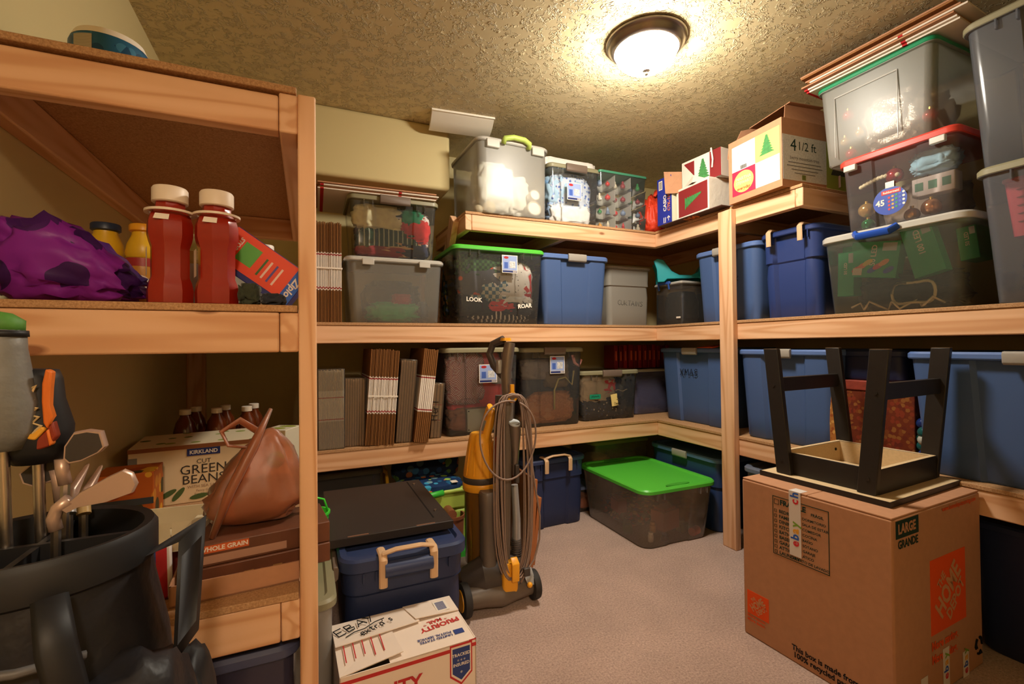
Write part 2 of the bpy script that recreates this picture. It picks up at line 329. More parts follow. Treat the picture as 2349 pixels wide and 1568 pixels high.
# added fill lamp in an unseen hall, brightens the shelf faces towards the doorway
hl = thing('hall_fill_light', 'added round flush white fill light in the unseen hall behind the doorway', 'ceiling light', (0.05, -1.35, ZC))
M().lathe([(.001,-.004),(.15,-.004),(.16,-.02),(.15,-.03),(.001,-.03)], 32).build('base', STEEL, hl, True)
M().lathe([(.14,-.031),(.125,-.06),(.08,-.085),(.03,-.097),(.001,-.1)], 32).build('shade', mat('fill_shade', (255,245,230), .4, emit=(1,.82,.6,6)), hl, 'all')
ld = bpy.data.lights.new('fill_bulb', 'POINT'); ld.energy = FILL_WATTS; ld.color = (1, .78, .57); ld.shadow_soft_size = .12
lo = bpy.data.objects.new('fill_bulb', ld); C.objects.link(lo); lo.parent = hl; lo.location = (0, 0, -.16)

# ceiling lamp
LX, LY = 1.36, 1.60
lt = thing('ceiling_light', 'round flush ceiling light with brushed nickel ring and lit white glass bowl', 'ceiling light', (LX, LY, ZC))
rg = M().lathe([(.001,0),(.168,0),(.172,-.006),(.170,-.012),(.162,-.016),(.158,-.024),(.150,-.036),(.143,-.044),(.136,-.046),(.128,-.040),(.001,-.036)], 64).build('metal_ring', mat('nickel', (150,138,128), .28, .5, 1.0), lt, True)
def bowl_mat():
    m, N, L, b = nt('lit_glass'); e = N.new('ShaderNodeEmission'); e.inputs[0].default_value = LAMP_COLOR + (1,); e.inputs[1].default_value = LAMP_STRENGTH
    L.new(e.outputs[0], N['Material Output'].inputs[0]); return m
M().lathe([(.1335,-.040),(.131,-.055),(.122,-.075),(.106,-.094),(.082,-.110),(.052,-.121),(.02,-.126),(.001,-.1265)], 48, cap0=False).build('glass_bowl', bowl_mat(), lt, 'all')
M().lathe([(.001,-.124),(.016,-.125),(.0165,-.130),(.009,-.134),(.007,-.138),(.009,-.142),(.007,-.147),(.001,-.149)], 20).build('finial', STEEL, lt, True)

# air deflector on the ceiling: a curved sheet hanging from its near edge
vt = thing('air_deflector', 'white translucent plastic vent deflector fixed to the ceiling above the soffit', 'vent', (.83, 2.505, ZC), -5)
VW = mat('vent_white', (214,206,190), .35)
sv = [(0, -.004), (.012, -.012), (.045, -.040), (.085, -.058), (.125, -.064)]
va = sv + [(a, b-.003) for a, b in reversed(sv)]
M().loft([[(-.185, a, b) for a, b in va], [(.175, a, b) for a, b in va]]).build('deflector_panel', VW, vt, bevel=.0008)
for sx in (-.184, .174):
    M().loft([[(sx-.0015, a, b) for a, b in sv]+[(sx-.0015, .05, -.002)], [(sx+.0015, a, b) for a, b in sv]+[(sx+.0015, .05, -.002)]]).build('end_plate', VW, vt)
M().box(-.187, .177, -.008, .004, -.010, 0).build('magnet_strip', mat('vent_strip', (240,234,220), .5), vt)

# ---------------------------------------------------------------- built-in lumber shelving
W2, T2, B2 = .089, .038, .016
YL, XP, ZTL, ZML, ZLL = 1.158, .023, 1.697, 1.2024, .561
YB, XR, ZTB, ZMB, ZLB = 2.476, 2.157, 1.861, 1.231, .600
XE, YE, YP = .817, 1.452, 1.8285
def lum(name, parent, x0, x1, y0, y1, z0, z1, m=None):
    d = (x1-x0, y1-y0, z1-z0); ax = d.index(max(d))
    return M().box(x0, x1, y0, y1, z0, z1).build(name, m or (WX, WY, WZ)[ax], parent, bevel=.004)
ps = thing('pantry_shelving', 'raw pine lumber shelving along the left wall with ketchup on it', 'shelving')
lum('post', ps, XP-T2, XP, YL, YL+W2, 0, ZTL+.004)
for z, yend in ((ZTL, 2.345), (ZML, YBW), (ZLL, YBW)):
    yf = 2.345 if z == ZTL else 2.47
    lum('front_beam', ps, XP-2*T2, XP-T2, YL+.001, yf, z-W2, z)
    lum('end_beam', ps, XW+T2, XP-2*T2-.001, YL, YL+T2, z-W2, z - (.008 if z == ZTL else 0))
    lum('ledger', ps, XW, XW+T2, YL, yend, z-W2, z)
    if z == ZTL: lum('end_beam', ps, XW+T2, XP-2*T2, 2.345-T2, 2.345, z-W2, z)
    M().box(XW, XP-T2-.002, YL-.004, yend, z+.0005, z+B2).build('shelf_board', PB, ps, bevel=.002)
lum('corner_post', ps, XW, XW+W2, YBW-T2, YBW, 0, ZML-W2)
lum('post', ps, XP-T2, XP, 2.375, 2.464, 0, ZTL+.004)

cs = thing('corner_shelving', 'raw pine lumber shelving running round the back right corner under the bins', 'shelving')
for z in (ZLB, ZMB):
    lum('beam', cs, XP+.002, XR+T2, YB, YB+T2, z-W2, z)
    lum('beam', cs, XR, XR+T2, -.25, YB-.001, z-W2, z)
    lum('ledger', cs, XW+.1, XRW, YBW-T2, YBW, z-W2, z); lum('ledger', cs, XRW-T2, XRW, -.25, YBW-T2, z-W2, z)
    M().box(XP-.035, XRW, YB-.004, YBW, z+.0005, z+B2).build('shelf_board', PB, cs, bevel=.002)
    M().box(XR-.004, XRW, -.25, YB-.006, z+.0005, z+B2).build('shelf_board', PB, cs, bevel=.002)
    for x in (.62, 1.25, 1.85): lum('joist', cs, x, x+T2, YB+T2, YBW-T2, z-W2, z)
    for y in (.5, 1.2, 1.9): lum('joist', cs, XR+T2, XRW-T2, y, y+T2, z-W2, z)
z = ZTB
lum('end_beam', cs, XE, XE+T2, YB, YBW-T2, z-W2, z); lum('beam', cs, XE+T2+.001, XR+T2, YB, YB+T2, z-W2, z)
lum('beam', cs, XR, XR+T2, YE+T2+.001, YB-.001, z-W2, z); lum('end_beam', cs, XR, XRW, YE, YE+T2, z-W2, z)
lum('ledger', cs, XE, XRW, YBW-T2, YBW, z-W2, z); lum('ledger', cs, XRW-T2, XRW, YE+T2, YBW-T2, z-W2, z)
M().box(XE, XRW, YB-.004, YBW, z+.0005, z+B2).build('shelf_board', PB, cs, bevel=.002); M().box(XR-.004, XRW, YE, YB-.006, z+.0005, z+B2).build('shelf_board', PB, cs, bevel=.002)
lum('joist', cs, 1.45, 1.488, YB+T2, YBW-T2, z-W2, z); lum('joist', cs, XR+T2, XRW-T2, 1.95, 1.988, z-W2, z)
lum('post', cs, XR-T2, XR, YP, YP+W2, 0, ZTB-.006)
# slanted brace that carries the upper shelf's free end, and the stud behind it
br = M(); a0, a1 = Vector((XE-T2/2, 2.615, ZTB+.005)), Vector((XE-T2/2, 3.08, ZMB+.02))
dv = (a1-a0).normalized(); nv = Vector((0, dv.z, -dv.y))*W2/2
br.loft([[tuple(p+q) for q in (-nv+Vector((-T2/2,0,0)), nv+Vector((-T2/2,0,0)), nv+Vector((T2/2,0,0)), -nv+Vector((T2/2,0,0)))] for p in (a0, a1)])
br.build('brace', WZ, cs, bevel=.004)
lum('stud', cs, .70, .738, YBW-W2, YBW, ZMB+B2, 1.78)
# ---------------------------------------------------------------- storage bins
ZL, ZM, ZT = ZLB+B2+.0005, ZMB+B2+.0005, ZTB+B2+.0005      # shelf surfaces
def tote(name, label, cat, loc, rz, wt, dt, h, body, lidm=None, taper=.86, lid_h=.028, over=.012, r=.035, rec=None, latch=None, latch_w=.14,
         ribs=True, wave=0, group=None, ledge=None, lid_recess=.008, latch_sides=False, clip=None, feet=True, dome=0):
    t = thing(name, label, cat, loc, rz, group)
    wb, db = wt*taper, dt*taper; wi, di = wt-2*over, dt-2*over; hb = h-lid_h*.5 if lidm else h
    rr = lambda k: (rec[0]*k, rec[1]) if rec else None
    rings = [ring(wb-.012, db-.012, r, 0, rec=rr(taper)), ring(wb, db, r, .008, rec=rr(taper))]
    for k in (.25, .5, .75, .93): rings.append(ring(wb+(wi-wb)*k, db+(di-db)*k, r, hb*k, rec=rr(taper+(1-taper)*k)))
    if ledge: 
        k = ledge; i = 2 + [j for j, q in enumerate((.25, .5, .75, .93)) if q < k].__len__()
        a = ring(wb+(wi-wb)*k-.012, db+(di-db)*k-.012, r, hb*k-.004, rec=rr(taper+(1-taper)*k)); b = ring(wb+(wi-wb)*k+.004, db+(di-db)*k+.004, r, hb*k+.004, rec=rr(taper+(1-taper)*k))
        rings[i:i] = [a, b]
    rings.append(ring(wi, di, r, hb*.995, rec=rr(1)))
    M().loft(rings, True, False).build('body', body, t, True)
    # rolled rim under the lid
    rim = [ring(wi+.002, di+.002, r, hb-.016), ring(wt-.004, dt-.004, r+.006, hb-.014), ring(wt-.004, dt-.004, r+.006, hb), ring(wi-.006, di-.006, r, hb)]
    M().loft(rim+[rim[0]], False, False).build('rim', body, t, True)
    if lidm:
        def wv(rg): return [(x, y, z+wave*math.exp(-(x/(wt*.22))**2)) for x, y, z in rg]
        L = [ring(wt-.006, dt-.006, r+.006, h-lid_h), ring(wt, dt, r+.008, h-lid_h+.003), ring(wt, dt, r+.008, h-.008), ring(wt-.014, dt-.014, r+.004, h),
             ring(wt-.05, dt-.05, r, h), ring(wt-.064, dt-.064, r, h-lid_recess+dome*.4), ring((wt-.064)*.5, (dt-.064)*.5, r*.6, h-lid_recess+dome)]
        L = [wv(q) for q in L]
        M().loft(L, True, True).build('lid', lidm, t, True)
    if ribs:
        for sx in (-.33, -.24, .24, .33):
            M().box(sx*wt-.0025, sx*wt+.0025, -dt/2+.001, -dt/2+over+.006, h-lid_h-.035, h-lid_h-.001).build('rib', body, t)
    if latch:
        for s in ((-1, 1) if latch_sides else (0,)):
            lx = s*wt*.36
            m = M(); lw = latch_w/2
            prof = [(-.004, h+.004), (-.018, h+.003), (-.022, h-.006), (-.020, h-lid_h-.010), (-.010, h-lid_h-.018), (-.004, h-lid_h-.010)]
            m.loft([[(lx-lw, -dt/2+.006+a, b) for a, b in prof], [(lx+lw, -dt/2+.006+a, b) for a, b in prof]])
            m.build('latch', latch, t, bevel=.003)
    if clip:
        for s in (-1, 1):
            cx = s*clip[1]
            m = M().tube([(cx, -dt/2+.05, h+.006), (cx, -dt/2-.006, h+.008), (cx, -dt/2-.02, h-.006), (cx, -dt/2-.018, h-lid_h-.05)], .014, 8, flat=.5)
            m.build('handle_clip', clip[0], t, True)
        if len(clip) > 2:
            M().tube([(-clip[1], -dt/2-.004, h+.010), (-clip[1]*.5, -dt/2-.012, h+.022), (clip[1]*.5, -dt/2-.012, h+.022), (clip[1], -dt/2-.004, h+.010)], .012, 8, flat=.6).build('handle_bar', clip[0], t, True)
    return t
def sticker(t, x, z, y, w, h, kind='blue', tilt=0):
    """paper product label on a bin's front (local -y)"""
    yy = y-.0012
    s = M().box(x-w/2, x+w/2, yy, yy+.0008, z-h/2, z+h/2).build('product_label', WHITE, t)
    if kind == 'blue':
        M().box(x-w*.46, x+w*.46, yy-.0004, yy, z-h*.34, z+h*.46).build('label_picture', mat('label_sky', (150,168,214), .4), s)
        M().box(x-w*.46, x+w*.46, yy-.0004, yy, z-h*.47, z-h*.36).build('label_band', NAVY, s)
        m = M().prism([(x-w*.38+w*.3*(.5+.5*math.cos(a)), z+h*.36+h*.07*math.sin(a)) for a in [i*math.pi/8 for i in range(16)]], 0, .0004)
        m.v = [(a, yy-.0006-c, b) for a, b, c in m.v]; m.build('logo', RED, s)
        m = M(); m.box(x-w*.02, x+w*.36, yy-.0007, yy-.0004, z-h*.22, z+h*.16); m.build('label_photo', mat('label_photo', (214,220,226), .4, vary=(90, .5)), s)
        M().box(x-w*.36, x-w*.12, yy-.0007, yy-.0004, z-h*.25, z+h*.1).build('label_panel', mat('label_mid', (70,100,180), .4), s)
        for i in range(7): M().box(x+w*(.2+i*.035), x+w*(.2+i*.035+.016), yy-.0008, yy-.0004, z-h*.46, z-h*.37).build('barcode_line', WHITE, s)
    return s
def on_back(uL, uR, v, Y): a, b = atY(uL, v, Y), atY(uR, v, Y); return (a.x+b.x)/2, b.x-a.x
def on_right(uL, vL, uR, vR, X): a, b = atX(uL, vL, X), atX(uR, vR, X); return (a.y+b.y)/2, a.y-b.y
ICO = {}
def cloth(label, m, c, half, seed=0, group=None, cat='garment', name='bunched_garment', rz=0, amp=.30, fr=2.2, sub=4, p=.62):
    """a bunched, folded piece of cloth resting on its base"""
    if sub not in ICO:
        bm = bmesh.new(); bmesh.ops.create_icosphere(bm, subdivisions=sub, radius=1)
        bm.verts.ensure_lookup_table(); ICO[sub] = ([tuple(v.co) for v in bm.verts], [tuple(v.index for v in f.verts) for f in bm.faces]); bm.free()
    vs, fs = ICO[sub]; out = []; off = Vector((seed*7.31, seed*3.7, seed*1.9))
    for q in vs:
        s = [math.copysign(abs(a)**p, a) for a in q]
        n1 = noise.noise(Vector((q[0]*fr, q[1]*fr, q[2]*fr*1.6))+off); n2 = noise.noise(Vector((q[0]*fr*2.3, q[1]*fr*2.3, q[2]*fr*3.4))+off)
        k = 1 - amp*(abs(n1)*1.5 + abs(n2)*.6)
        z = max(-1, min(1, s[2]*k*1.2))
        out.append((s[0]*k*half[0], s[1]*k*half[1], (z+1)*half[2]))
    me = bpy.data.meshes.new(name); me.from_pydata(out, [], fs)
    o = link_mesh(name, me, m, None, 'all'); o.location = (c[0], c[1], c[2]); o.rotation_euler = (0, 0, math.radians(rz))
    return tag(o, label, cat, group)
def fab(name, col, vary=.12): return mat('fabric_'+name, tuple(min(250, c*1.12+6) for c in col), .9, .1, vary=(30, vary), bump=(220, .2, .001), sheen=.2)

# ---- back wall, middle shelf
xc, wt = on_back(790, 1021, 602, 2.50); zt = atY(900, 591, 2.50).z
tA = tote('storage_bin', 'frosted clear bin with milky lid holding a green bag, beneath the clothes bin', 'storage bin', (xc, 2.50+.20, ZM), 0, wt, .40, zt-ZM, FROST, LIDWHITE, taper=.88, wave=.006, ribs=False, lid_h=.022)
for sx in (-.28, .28): M().box(sx*wt-.03, sx*wt+.03, -.213, -.2, zt-ZM-.045, zt-ZM-.012).build('lid_clip', LIDWHITE, tA, bevel=.003)
cloth('bright green fabric bag lying in the bottom of the frosted bin', fab('kelly', (30,140,84)), (xc+.0, 2.62, ZM+.010), (.165, .075, .055), 3, cat='bag', name='fabric_bag', amp=.45)
cloth('dark red cap lying on the green bag inside the frosted bin', fab('maroon', (140,34,44)), (xc+.04, 2.60, ZM+.105), (.06, .05, .03), 5, cat='cap', name='knitted_cap')
cloth('black bundle of clothing at the back of the frosted bin', fab('black', (26,28,34)), (xc+.01, 2.74, ZM+.010), (.18, .07, .12), 9)
cloth('small white trimmed black glove at the right inside the frosted bin', fab('charcoal', (40,42,48)), (xc+.17, 2.66, ZM+.010), (.03, .06, .06), 19, cat='glove', name='glove')
z2 = zt+.001
xc2, wt2 = on_back(797, 1008, 458, 2.51); zt2 = atY(900, 451, 2.51).z
tB = tote('storage_bin', 'clear latch bin packed with dark clothes, stacked on the frosted bin', 'storage bin', (xc2, 2.51+.19, z2), 0, wt2, .38, zt2-z2, CLEAR, OLIVE, taper=.87, latch=LATCH, latch_w=.16, r=.03, rec=(.2, .008))
def heap(xc, yf, z0, w, d, h, items, grp=None):
    for i, (label, m, rx, rzz, sx, sz, *ex) in enumerate(items):
        cat = ex[0] if ex else 'garment'; nm = ex[1] if len(ex) > 1 else 'bunched_garment'
        dy = ex[2] if len(ex) > 2 else .06+.02*(i % 3)
        hw = min(sx*1.3, 1)*w/2; hz2 = max(.02, min(sz*1.5*h/2, (1.02-rzz)*h/2)); wl = w/2*(1.0+.10*rzz)+.004; cxx = max(-wl+hw, min(wl-hw, rx*w/2))
        cloth(label, m, (xc+cxx, yf+dy, z0+rzz*h), (hw, min(.075, dy-.012), hz2), 11+i*3+int(xc*40), grp, cat, nm, amp=.24)
hB = zt2-z2
heap(xc2, 2.535, z2+.012, wt2*.86, .3, hB-.05, [
 ('cream knitted sock bunched at the upper left of the clothes bin', fab('cream', (214,196,160)), -.62, .52, .55, .40),
 ('navy shirt with white dashes in the clothes bin', stripes('navy_dash', [(34,36,48),(34,36,48),(34,36,48),(200,200,206)], 28, 2), .12, .55, .75, .38, 'garment', 'bunched_garment', .10),
 ('long cream sleeve across the middle of the clothes bin', fab('ivory', (222,208,176)), .05, .40, .62, .17),
 ('red jersey at the right of the clothes bin', fab('red', (176,36,40)), .58, .30, .34, .34),
 ('emerald cap at the upper right of the clothes bin', fab('emerald', (22,120,86)), .50, .62, .28, .25, 'cap', 'knitted_cap'),
 ('white shirt with red and blue print at the right edge of the clothes bin', spots('print_white', (220,210,206), [(200,60,60),(70,80,150),(60,60,60)], 60, .3), .82, .2, .24, .5),
 ('dark green shirt with white pinstripes low in the clothes bin', stripes('green_pin', [(26,62,40),(26,62,40),(26,62,40),(190,200,186)], 40, 0), -.45, .12, .7, .30),
 ('tan trousers folded low in the clothes bin', fab('tan', (186,150,112)), .1, .0, .62, .26),
 ('plum shirt at the left in the clothes bin', fab('plum', (70,44,62)), -.35, .30, .5, .26, 'garment', 'bunched_garment', .11),
 ('dark red sweater on the floor of the clothes bin', fab('brick', (130,36,44)), -.5, 0, .6, .16),
 ('dark navy trousers at the lower right of the clothes bin', fab('navy', (30,38,62)), .62, 0, .5, .26),
])
# flattened mailing cartons lying on that bin
def flat_sheets(name, label, loc, rz, w, d, n, th, mats, group=None, seed=1, cat='cardboard', jit=.015, ry=0):
    t = thing(name, label, cat, loc, rz, group, ry=ry); rnd = random.Random(seed)
    for i in range(n):
        a, b = rnd.uniform(-jit, jit), rnd.uniform(-jit, jit)
        M().box(-w/2+a, w/2+a, -d/2+b, d/2+b, i*th, i*th+th*.8).build('sheet', mats[i % len(mats)], t)
    return t
FLW = stripes('mail_card_edge', [(226,214,200)]*5+[(186,40,44)]+[(226,214,200)]*16, 2.6, 0, .7)
flat_sheets('flattened_carton_stack', 'few flattened white and brown mailing cartons on the clothes bin under the soffit', (xc2-.07, 2.72, zt2+.001), -1, .60, .44, 5, .007, [FLW, KRAFT, FLW, KRAFT2, KRAFT], seed=3)

gx, gw = on_back(1040, 1253, 572, 2.50); gz = atY(1146, 566, 2.50).z
tG = tote('storage_bin', 'large clear bin of bright clothes with wavy lime green lid', 'storage bin', (gx, 2.50+.235, ZM), 0, gw, .47, gz-ZM, CLEAR, GREENLID, taper=.87, wave=.014, rec=(.24, .008), lid_h=.026)
hG = gz-ZM
sticker(tG, .055, hG*.79, -.222, .10, .105)
heap(gx, 2.545, ZM+.012, gw*.84, .4, hG-.05, [
 ('green plaid shirt at the upper left of the lime lidded bin', checks('plaid_green', (70,110,60), (40,66,44), 60), -.42, .62, .5, .3),
 ('white shirt with tiny black dots in the lime lidded bin', spots('dot_white', (226,218,210), [(40,40,44)], 46, .16), .25, .30, .62, .42),
 ('red and grey jersey at the right of the lime lidded bin', stripes('red_grey', [(180,44,44),(120,116,120)], 7, 0), .78, .30, .3, .4),
 ('blue tartan shirt in the lime lidded bin', checks('tartan_blue', (66,106,132), (196,196,180), 44), -.16, .24, .52, .34),
 ('black shirt with white letters at the left of the lime lidded bin', fab('black', (26,28,34)), -.60, .10, .42, .24, 'shirt', 'lettered_shirt', .075),
 ('charcoal shirt lettered in white at the lower right of the lime lidded bin', fab('charcoal', (40,42,48)), .58, .10, .42, .18, 'shirt', 'lettered_shirt', .075),
 ('scarlet sleeve across the lower middle of the lime lidded bin', fab('scarlet', (190,50,52)), .12, .17, .45, .14),
 ('white cotton shirt at the lower right of the lime lidded bin', fab('whitecotton', (226,228,234)), .5, .2, .5, .16),
 ('striped black and white trousers low in the lime lidded bin', stripes('bw_stripe', [(24,24,28),(24,24,28),(210,206,200)], 36, 0), .3, .0, .7, .18),
 ('orange trimmed grey shirt at the left of the lime lidded bin', spots('grey_orange', (92,92,100), [(214,92,50),(200,200,196)], 22, .3), -.55, .36, .50, .34),
 ('dark navy fleece at the top of the lime lidded bin', fab('navy', (30,38,62)), .2, .70, 1.2, .24, 'garment', 'bunched_garment', .14),
 ('black trousers on the floor of the lime lidded bin', fab('jet', (20,20,24)), -.2, 0, 1.2, .20, 'garment', 'bunched_garment', .13),
])
text('LOOK', .034, WHITE, tG, (-.165, -.2125, hG*.31), (1,0,-.05), (0,0,1), bold=.03, name='shirt_lettering'); text('ROAR', .034, WHITE, tG, (.155, -.2125, hG*.245), (1,0,.1), (0,0,1), bold=.04, name='shirt_lettering')
# leaning clothes along the bin's left side
heap(gx-gw*.40, 2.68, ZM+.012, .1, .3, hG-.05, [('green and black camouflage shirt along the left side of the lime lidded bin', spots('camo', (44,54,36), [(80,90,50),(120,90,50),(30,36,30),(60,80,110)], 40, .6), 0, .1, .7, .75, 'garment', 'bunched_garment', .10)])

bx, bw = on_back(1240, 1398, 590, 2.51); bz = atY(1320, 584, 2.51).z
tote('storage_tote', 'opaque blue tote with grey latch between the lime lidded bin and the grey tote', 'storage tote', (bx+.005, 2.51+.22, ZM), 0, bw, .44, bz-ZM, BLUE, BLUELID, taper=.86, latch=GREYH, latch_w=.13, rec=(.20, .012), ribs=False, lid_h=.03)
cx_, cw = on_back(1392, 1496, 615, 2.67); cz_ = atY(1450, 611, 2.67).z
tC = tote('storage_tote', 'grey tote with CURTAINS written on it in marker', 'storage tote', (cx_+.005, 2.67+.21, ZM), 0, cw, .42, cz_-ZM, GREYT, mat('grey_lid', (176,172,166), .45), taper=.88, ribs=False, ledge=.68, lid_h=.014)
hand('CURTAINS', .034, BLACK, tC, (-.10, -.1895, (cz_-ZM)*.36), (1, 0, -.04), (.05, 0, 1), .0016, .9)
# clear bin turned in the corner
hz = atY(1553, 641, 2.42).z; ccx, ccy = 2.34+.135, 2.43+.14
tH = tote('storage_bin', 'small clear bin with blue clip handle in the corner under the teal seat', 'storage bin', (ccx, ccy, ZM), -90, .28, .27, hz-ZM, CLEAR, LIDWHITE, taper=.92, ribs=False, lid_h=.018, r=.010)
BC = mat('blue_clip', (52,88,170), .4)
for s in (-.07, .03): M().tube([(s, -.137, hz-ZM+.002), (s, -.150, hz-ZM-.01), (s, -.142, hz-ZM-.05)], .006, 8).build('clip_leg', BC, tH)
M().box(-.08, .04, -.150, -.134, hz-ZM-.014, hz-ZM+.006).build('clip_handle', BC, tH, bevel=.004)
M().box(.085, .125, -.1335, -.133, .05, .062).build('white_label', WHITE, tH)
cloth('dark grey folded blanket inside the small corner bin', fab('slate', (52,54,62)), (ccx, ccy, ZM+.01), (.10, .105, (hz-ZM)*.38), 41, cat='blanket', name='blanket', rz=0, amp=.12)
# teal plastic seat
ts = thing('toddler_seat', 'teal plastic toddler seat shell resting on the small corner bin', 'toddler seat', (2.46, 2.56, hz+.002), -38)
prof = [(-.20, .15), (-.17, .155), (-.14, .13), (-.10, .08), (-.05, .045), (.02, .035), (.07, .05), (.10, .09), (.13, .125), (.16, .13)]
def band(prof, hw, th, y=0):
    m = M(); n = len(prof)
    rings = []
    for i, (x, z) in enumerate(prof):
        k = 1-.25*abs(i-n/2)/(n/2)
        rings.append([(x, y-hw*k, z), (x, y-hw*.5*k, z-.006), (x, y+hw*.5*k, z-.006), (x, y+hw*k, z), (x, y+hw*k, z-th), (x, y-hw*k, z-th)])
    return m.loft(rings)
TEAL = mat('teal_plastic', (20,158,168), .35)
sp = [(-.19, .150), (-.165, .165), (-.125, .155), (-.07, .075), (-.02, .045), (.06, .04), (.10, .06), (.125, .11), (.15, .14), (.18, .145), (.19, .13), (.185, .0), (.13, .0), (.11, .02), (-.10, .02), (-.12, .0), (-.165, .0), (-.17, .09)]
for s in (-1, 1):
    m = M().prism(sp, -.012, .012); m.v = [(a, s*.095+c, b) for a, b, c in m.v]; m.build('side_panel', TEAL, ts, True, .004)
up_ = sp[1:11]
M().loft([[(a, -.085, b-.004), (a, .085, b-.004), (a, .085, b-.018), (a, -.085, b-.018)] for a, b in up_]).build('seat_shell', TEAL, ts, True)
# ---- right wall, middle shelf
def rbin(uL, vL, uR, vR, X): return on_right(uL, vL, uR, vR, X)
jy, jw = rbin(1588, 590, 1738, 563, 2.24); jz = atX(1600, 581, 2.24).z
tJ = tote('storage_tote', 'medium blue tote with grey latch standing behind the tall wooden post', 'storage tote', (2.24+.20, jy, ZM), -90, jw, .40, jz-ZM, BLUE, BLUELID, taper=.86, latch=GREYH, latch_w=.13, rec=(.16, .014), ribs=False, r=.05)
hand('X', .03, BLACK, tJ, (.03, -.178, .24), (1, 0, 0), (0, 0, 1), .0015); hand('K', .03, BLACK, tJ, (.07, -.178, .23), (1, 0, 0), (0, 0, 1), .0015)
ky, kw = (1.775+1.44)/2, 1.775-1.44; kz = atX(1740, 540, 2.25).z
tote('storage_tote', 'big royal blue tote with tan clip handles left of the light box bin', 'storage tote', (2.25+.235, ky, ZM), -90, kw, .47, kz-ZM, DBLUE, DBLUE, taper=.87, ledge=.66, clip=(TAN, .085), rec=(.15, .016), r=.05)

# ---- right stack of three bins
FROSTG = clear('frosted_green_plastic', (214,220,206), a=.09, rough=.22)
ly, lw = rbin(1875, 572, 2226, 510, 2.20); lz = 1.605
tL = tote('storage_bin', 'frosted bin with white lid and blue handle full of green light string boxes', 'storage bin', (2.20+.26, ly, ZM), -90, lw, .52, lz-ZM, FROSTG, LIDWHITE, taper=.88, ribs=False, lid_h=.03, r=.045, wave=.008)
M().tube([(-.11, -.262, lz-ZM-.012), (-.09, -.285, lz-ZM-.03), (.03, -.285, lz-ZM-.03), (.05, -.262, lz-ZM-.012)], .012, 8, flat=1.3).build('handle', mat('blue_handle', (34,76,170), .35), tL, True)
GRB = mat('light_box_green', (44,170,112), .5)
def light_box(label, y, x, z, wy, hz_, dx, rx, big, words, mul=True):
    t = thing('light_string_box', label, 'box', mw=T(x, y, z) @ Rz(-90) @ Ry(rx)); t['group'] = 'light string boxes in the frosted bin'
    M().box(-wy/2, wy/2, -dx/2, dx/2, 0, hz_).build('carton', GRB, t, bevel=.002)
    yy = -dx/2-.0008; mm = lambda m: m
    if mul:
        for i, c in enumerate([(214,60,60),(240,130,70),(230,200,70),(50,80,190),(214,70,80),(240,150,60),(60,90,200)]):
            cx = -wy*.32+i*wy*.11; cz2 = hz_*(.22+.10*(i % 3))
            disc(t, 'printed_bulb', mat('bulb%d' % i, c, .4), cx, cz2, .022, .011, yy-.0004*i*.2, .6)
        M().box(-wy*.40, -wy*.20, yy-.0006, yy, hz_*.06, hz_*.26).build('price_sticker', WHITE, t)
    M().box(wy*.16, wy*.44, yy, yy+.0004, hz_*.74, hz_*.96).build('silver_panel', mat('silver_panel', (170,176,178), .3, .5, .6), t)
    text(words, .030 if big else .018, WHITE, t, (0, yy, hz_*.62), (0, 0, 1), (-1, 0, 0), bold=.02)
    return t
xi = 2.20+.068
light_box('green light box reading 50 LED with colourful bulb pictures', ly+.085, xi+.015, ZM+.155, .19, .155, .05, 9, True, '50 LED')
light_box('green light box reading 100 LED leaning upside down at the right', ly-.13, xi+.01, ZM+.14, .105, .22, .05, -14, True, '100 LED', False)
light_box('narrow green light box upright at the left end of the frosted bin', ly+.19, xi+.02, ZM+.085, .07, .20, .06, 2, False, '50 LED', False)
light_box('green light box lying at the top left behind the others', ly+.12, xi+.08, ZM+.245, .24, .07, .05, 3, False, '50 LED', False)
light_box('faded green light box against the right end of the frosted bin', ly-.215, xi+.14, ZM+.19, .06, .13, .12, -6, False, '50 LED', False)
cloth('dark bundle of black cables in the bottom of the frosted bin', fab('black', (26,28,34)), (xi+.14, ly+.0, ZM+.010), (.15, .20, .085), 51, cat='cable bundle', name='cable_bundle', amp=.4)
cb = M(); rnd = random.Random(5)
pts = [(xi+.0+.03*math.sin(i*1.3), ly+.17-.022*i, ZM+.03+.02*math.sin(i*1.9)) for i in range(16)]
tag(cb.tube(pts, .005, 6).build('lamp_cord', mat('white_cord', (226,214,190), .5), None, 'all'), 'loose white lamp cord lying low in the frosted bin', 'cord')
cl = M(); pts = [(xi+.01, ly-.06+.075*math.cos(a), ZM+.075+.05*math.sin(a)+.01*math.sin(3*a)) for a in [i*2*math.pi/24 for i in range(30)]]
tag(cl.tube(pts, .006, 6).build('coiled_cord', mat('cream_cord', (206,196,160), .5), None, 'all'), 'coiled cream cord loop low in the frosted bin', 'cord')
ry_, rw = rbin(1914, 402, 2192, 330, 2.215); rz1 = 1.605; rz2 = 1.935
CLEARP = clear('clear_plastic_mauve', (222,214,216), a=.12, rough=.15)
tR = tote('storage_bin', 'clear bin with red lid full of ornaments, middle of the right stack', 'storage bin', (2.215+.23, ry_-.01, rz1+.001), -90, rw, .46, rz2-rz1, CLEARP, mat('red_lid', (206,66,52), .4), taper=.88, lid_h=.03, wave=.010, rec=(.15, .008), r=.03, ribs=False)
for s in (-.36, .36): M().box(s*rw-.025, s*rw+.025, -.243, -.225, rz2-rz1-.058, rz2-rz1-.032).build('clip', LIDWHITE, tR, bevel=.003)
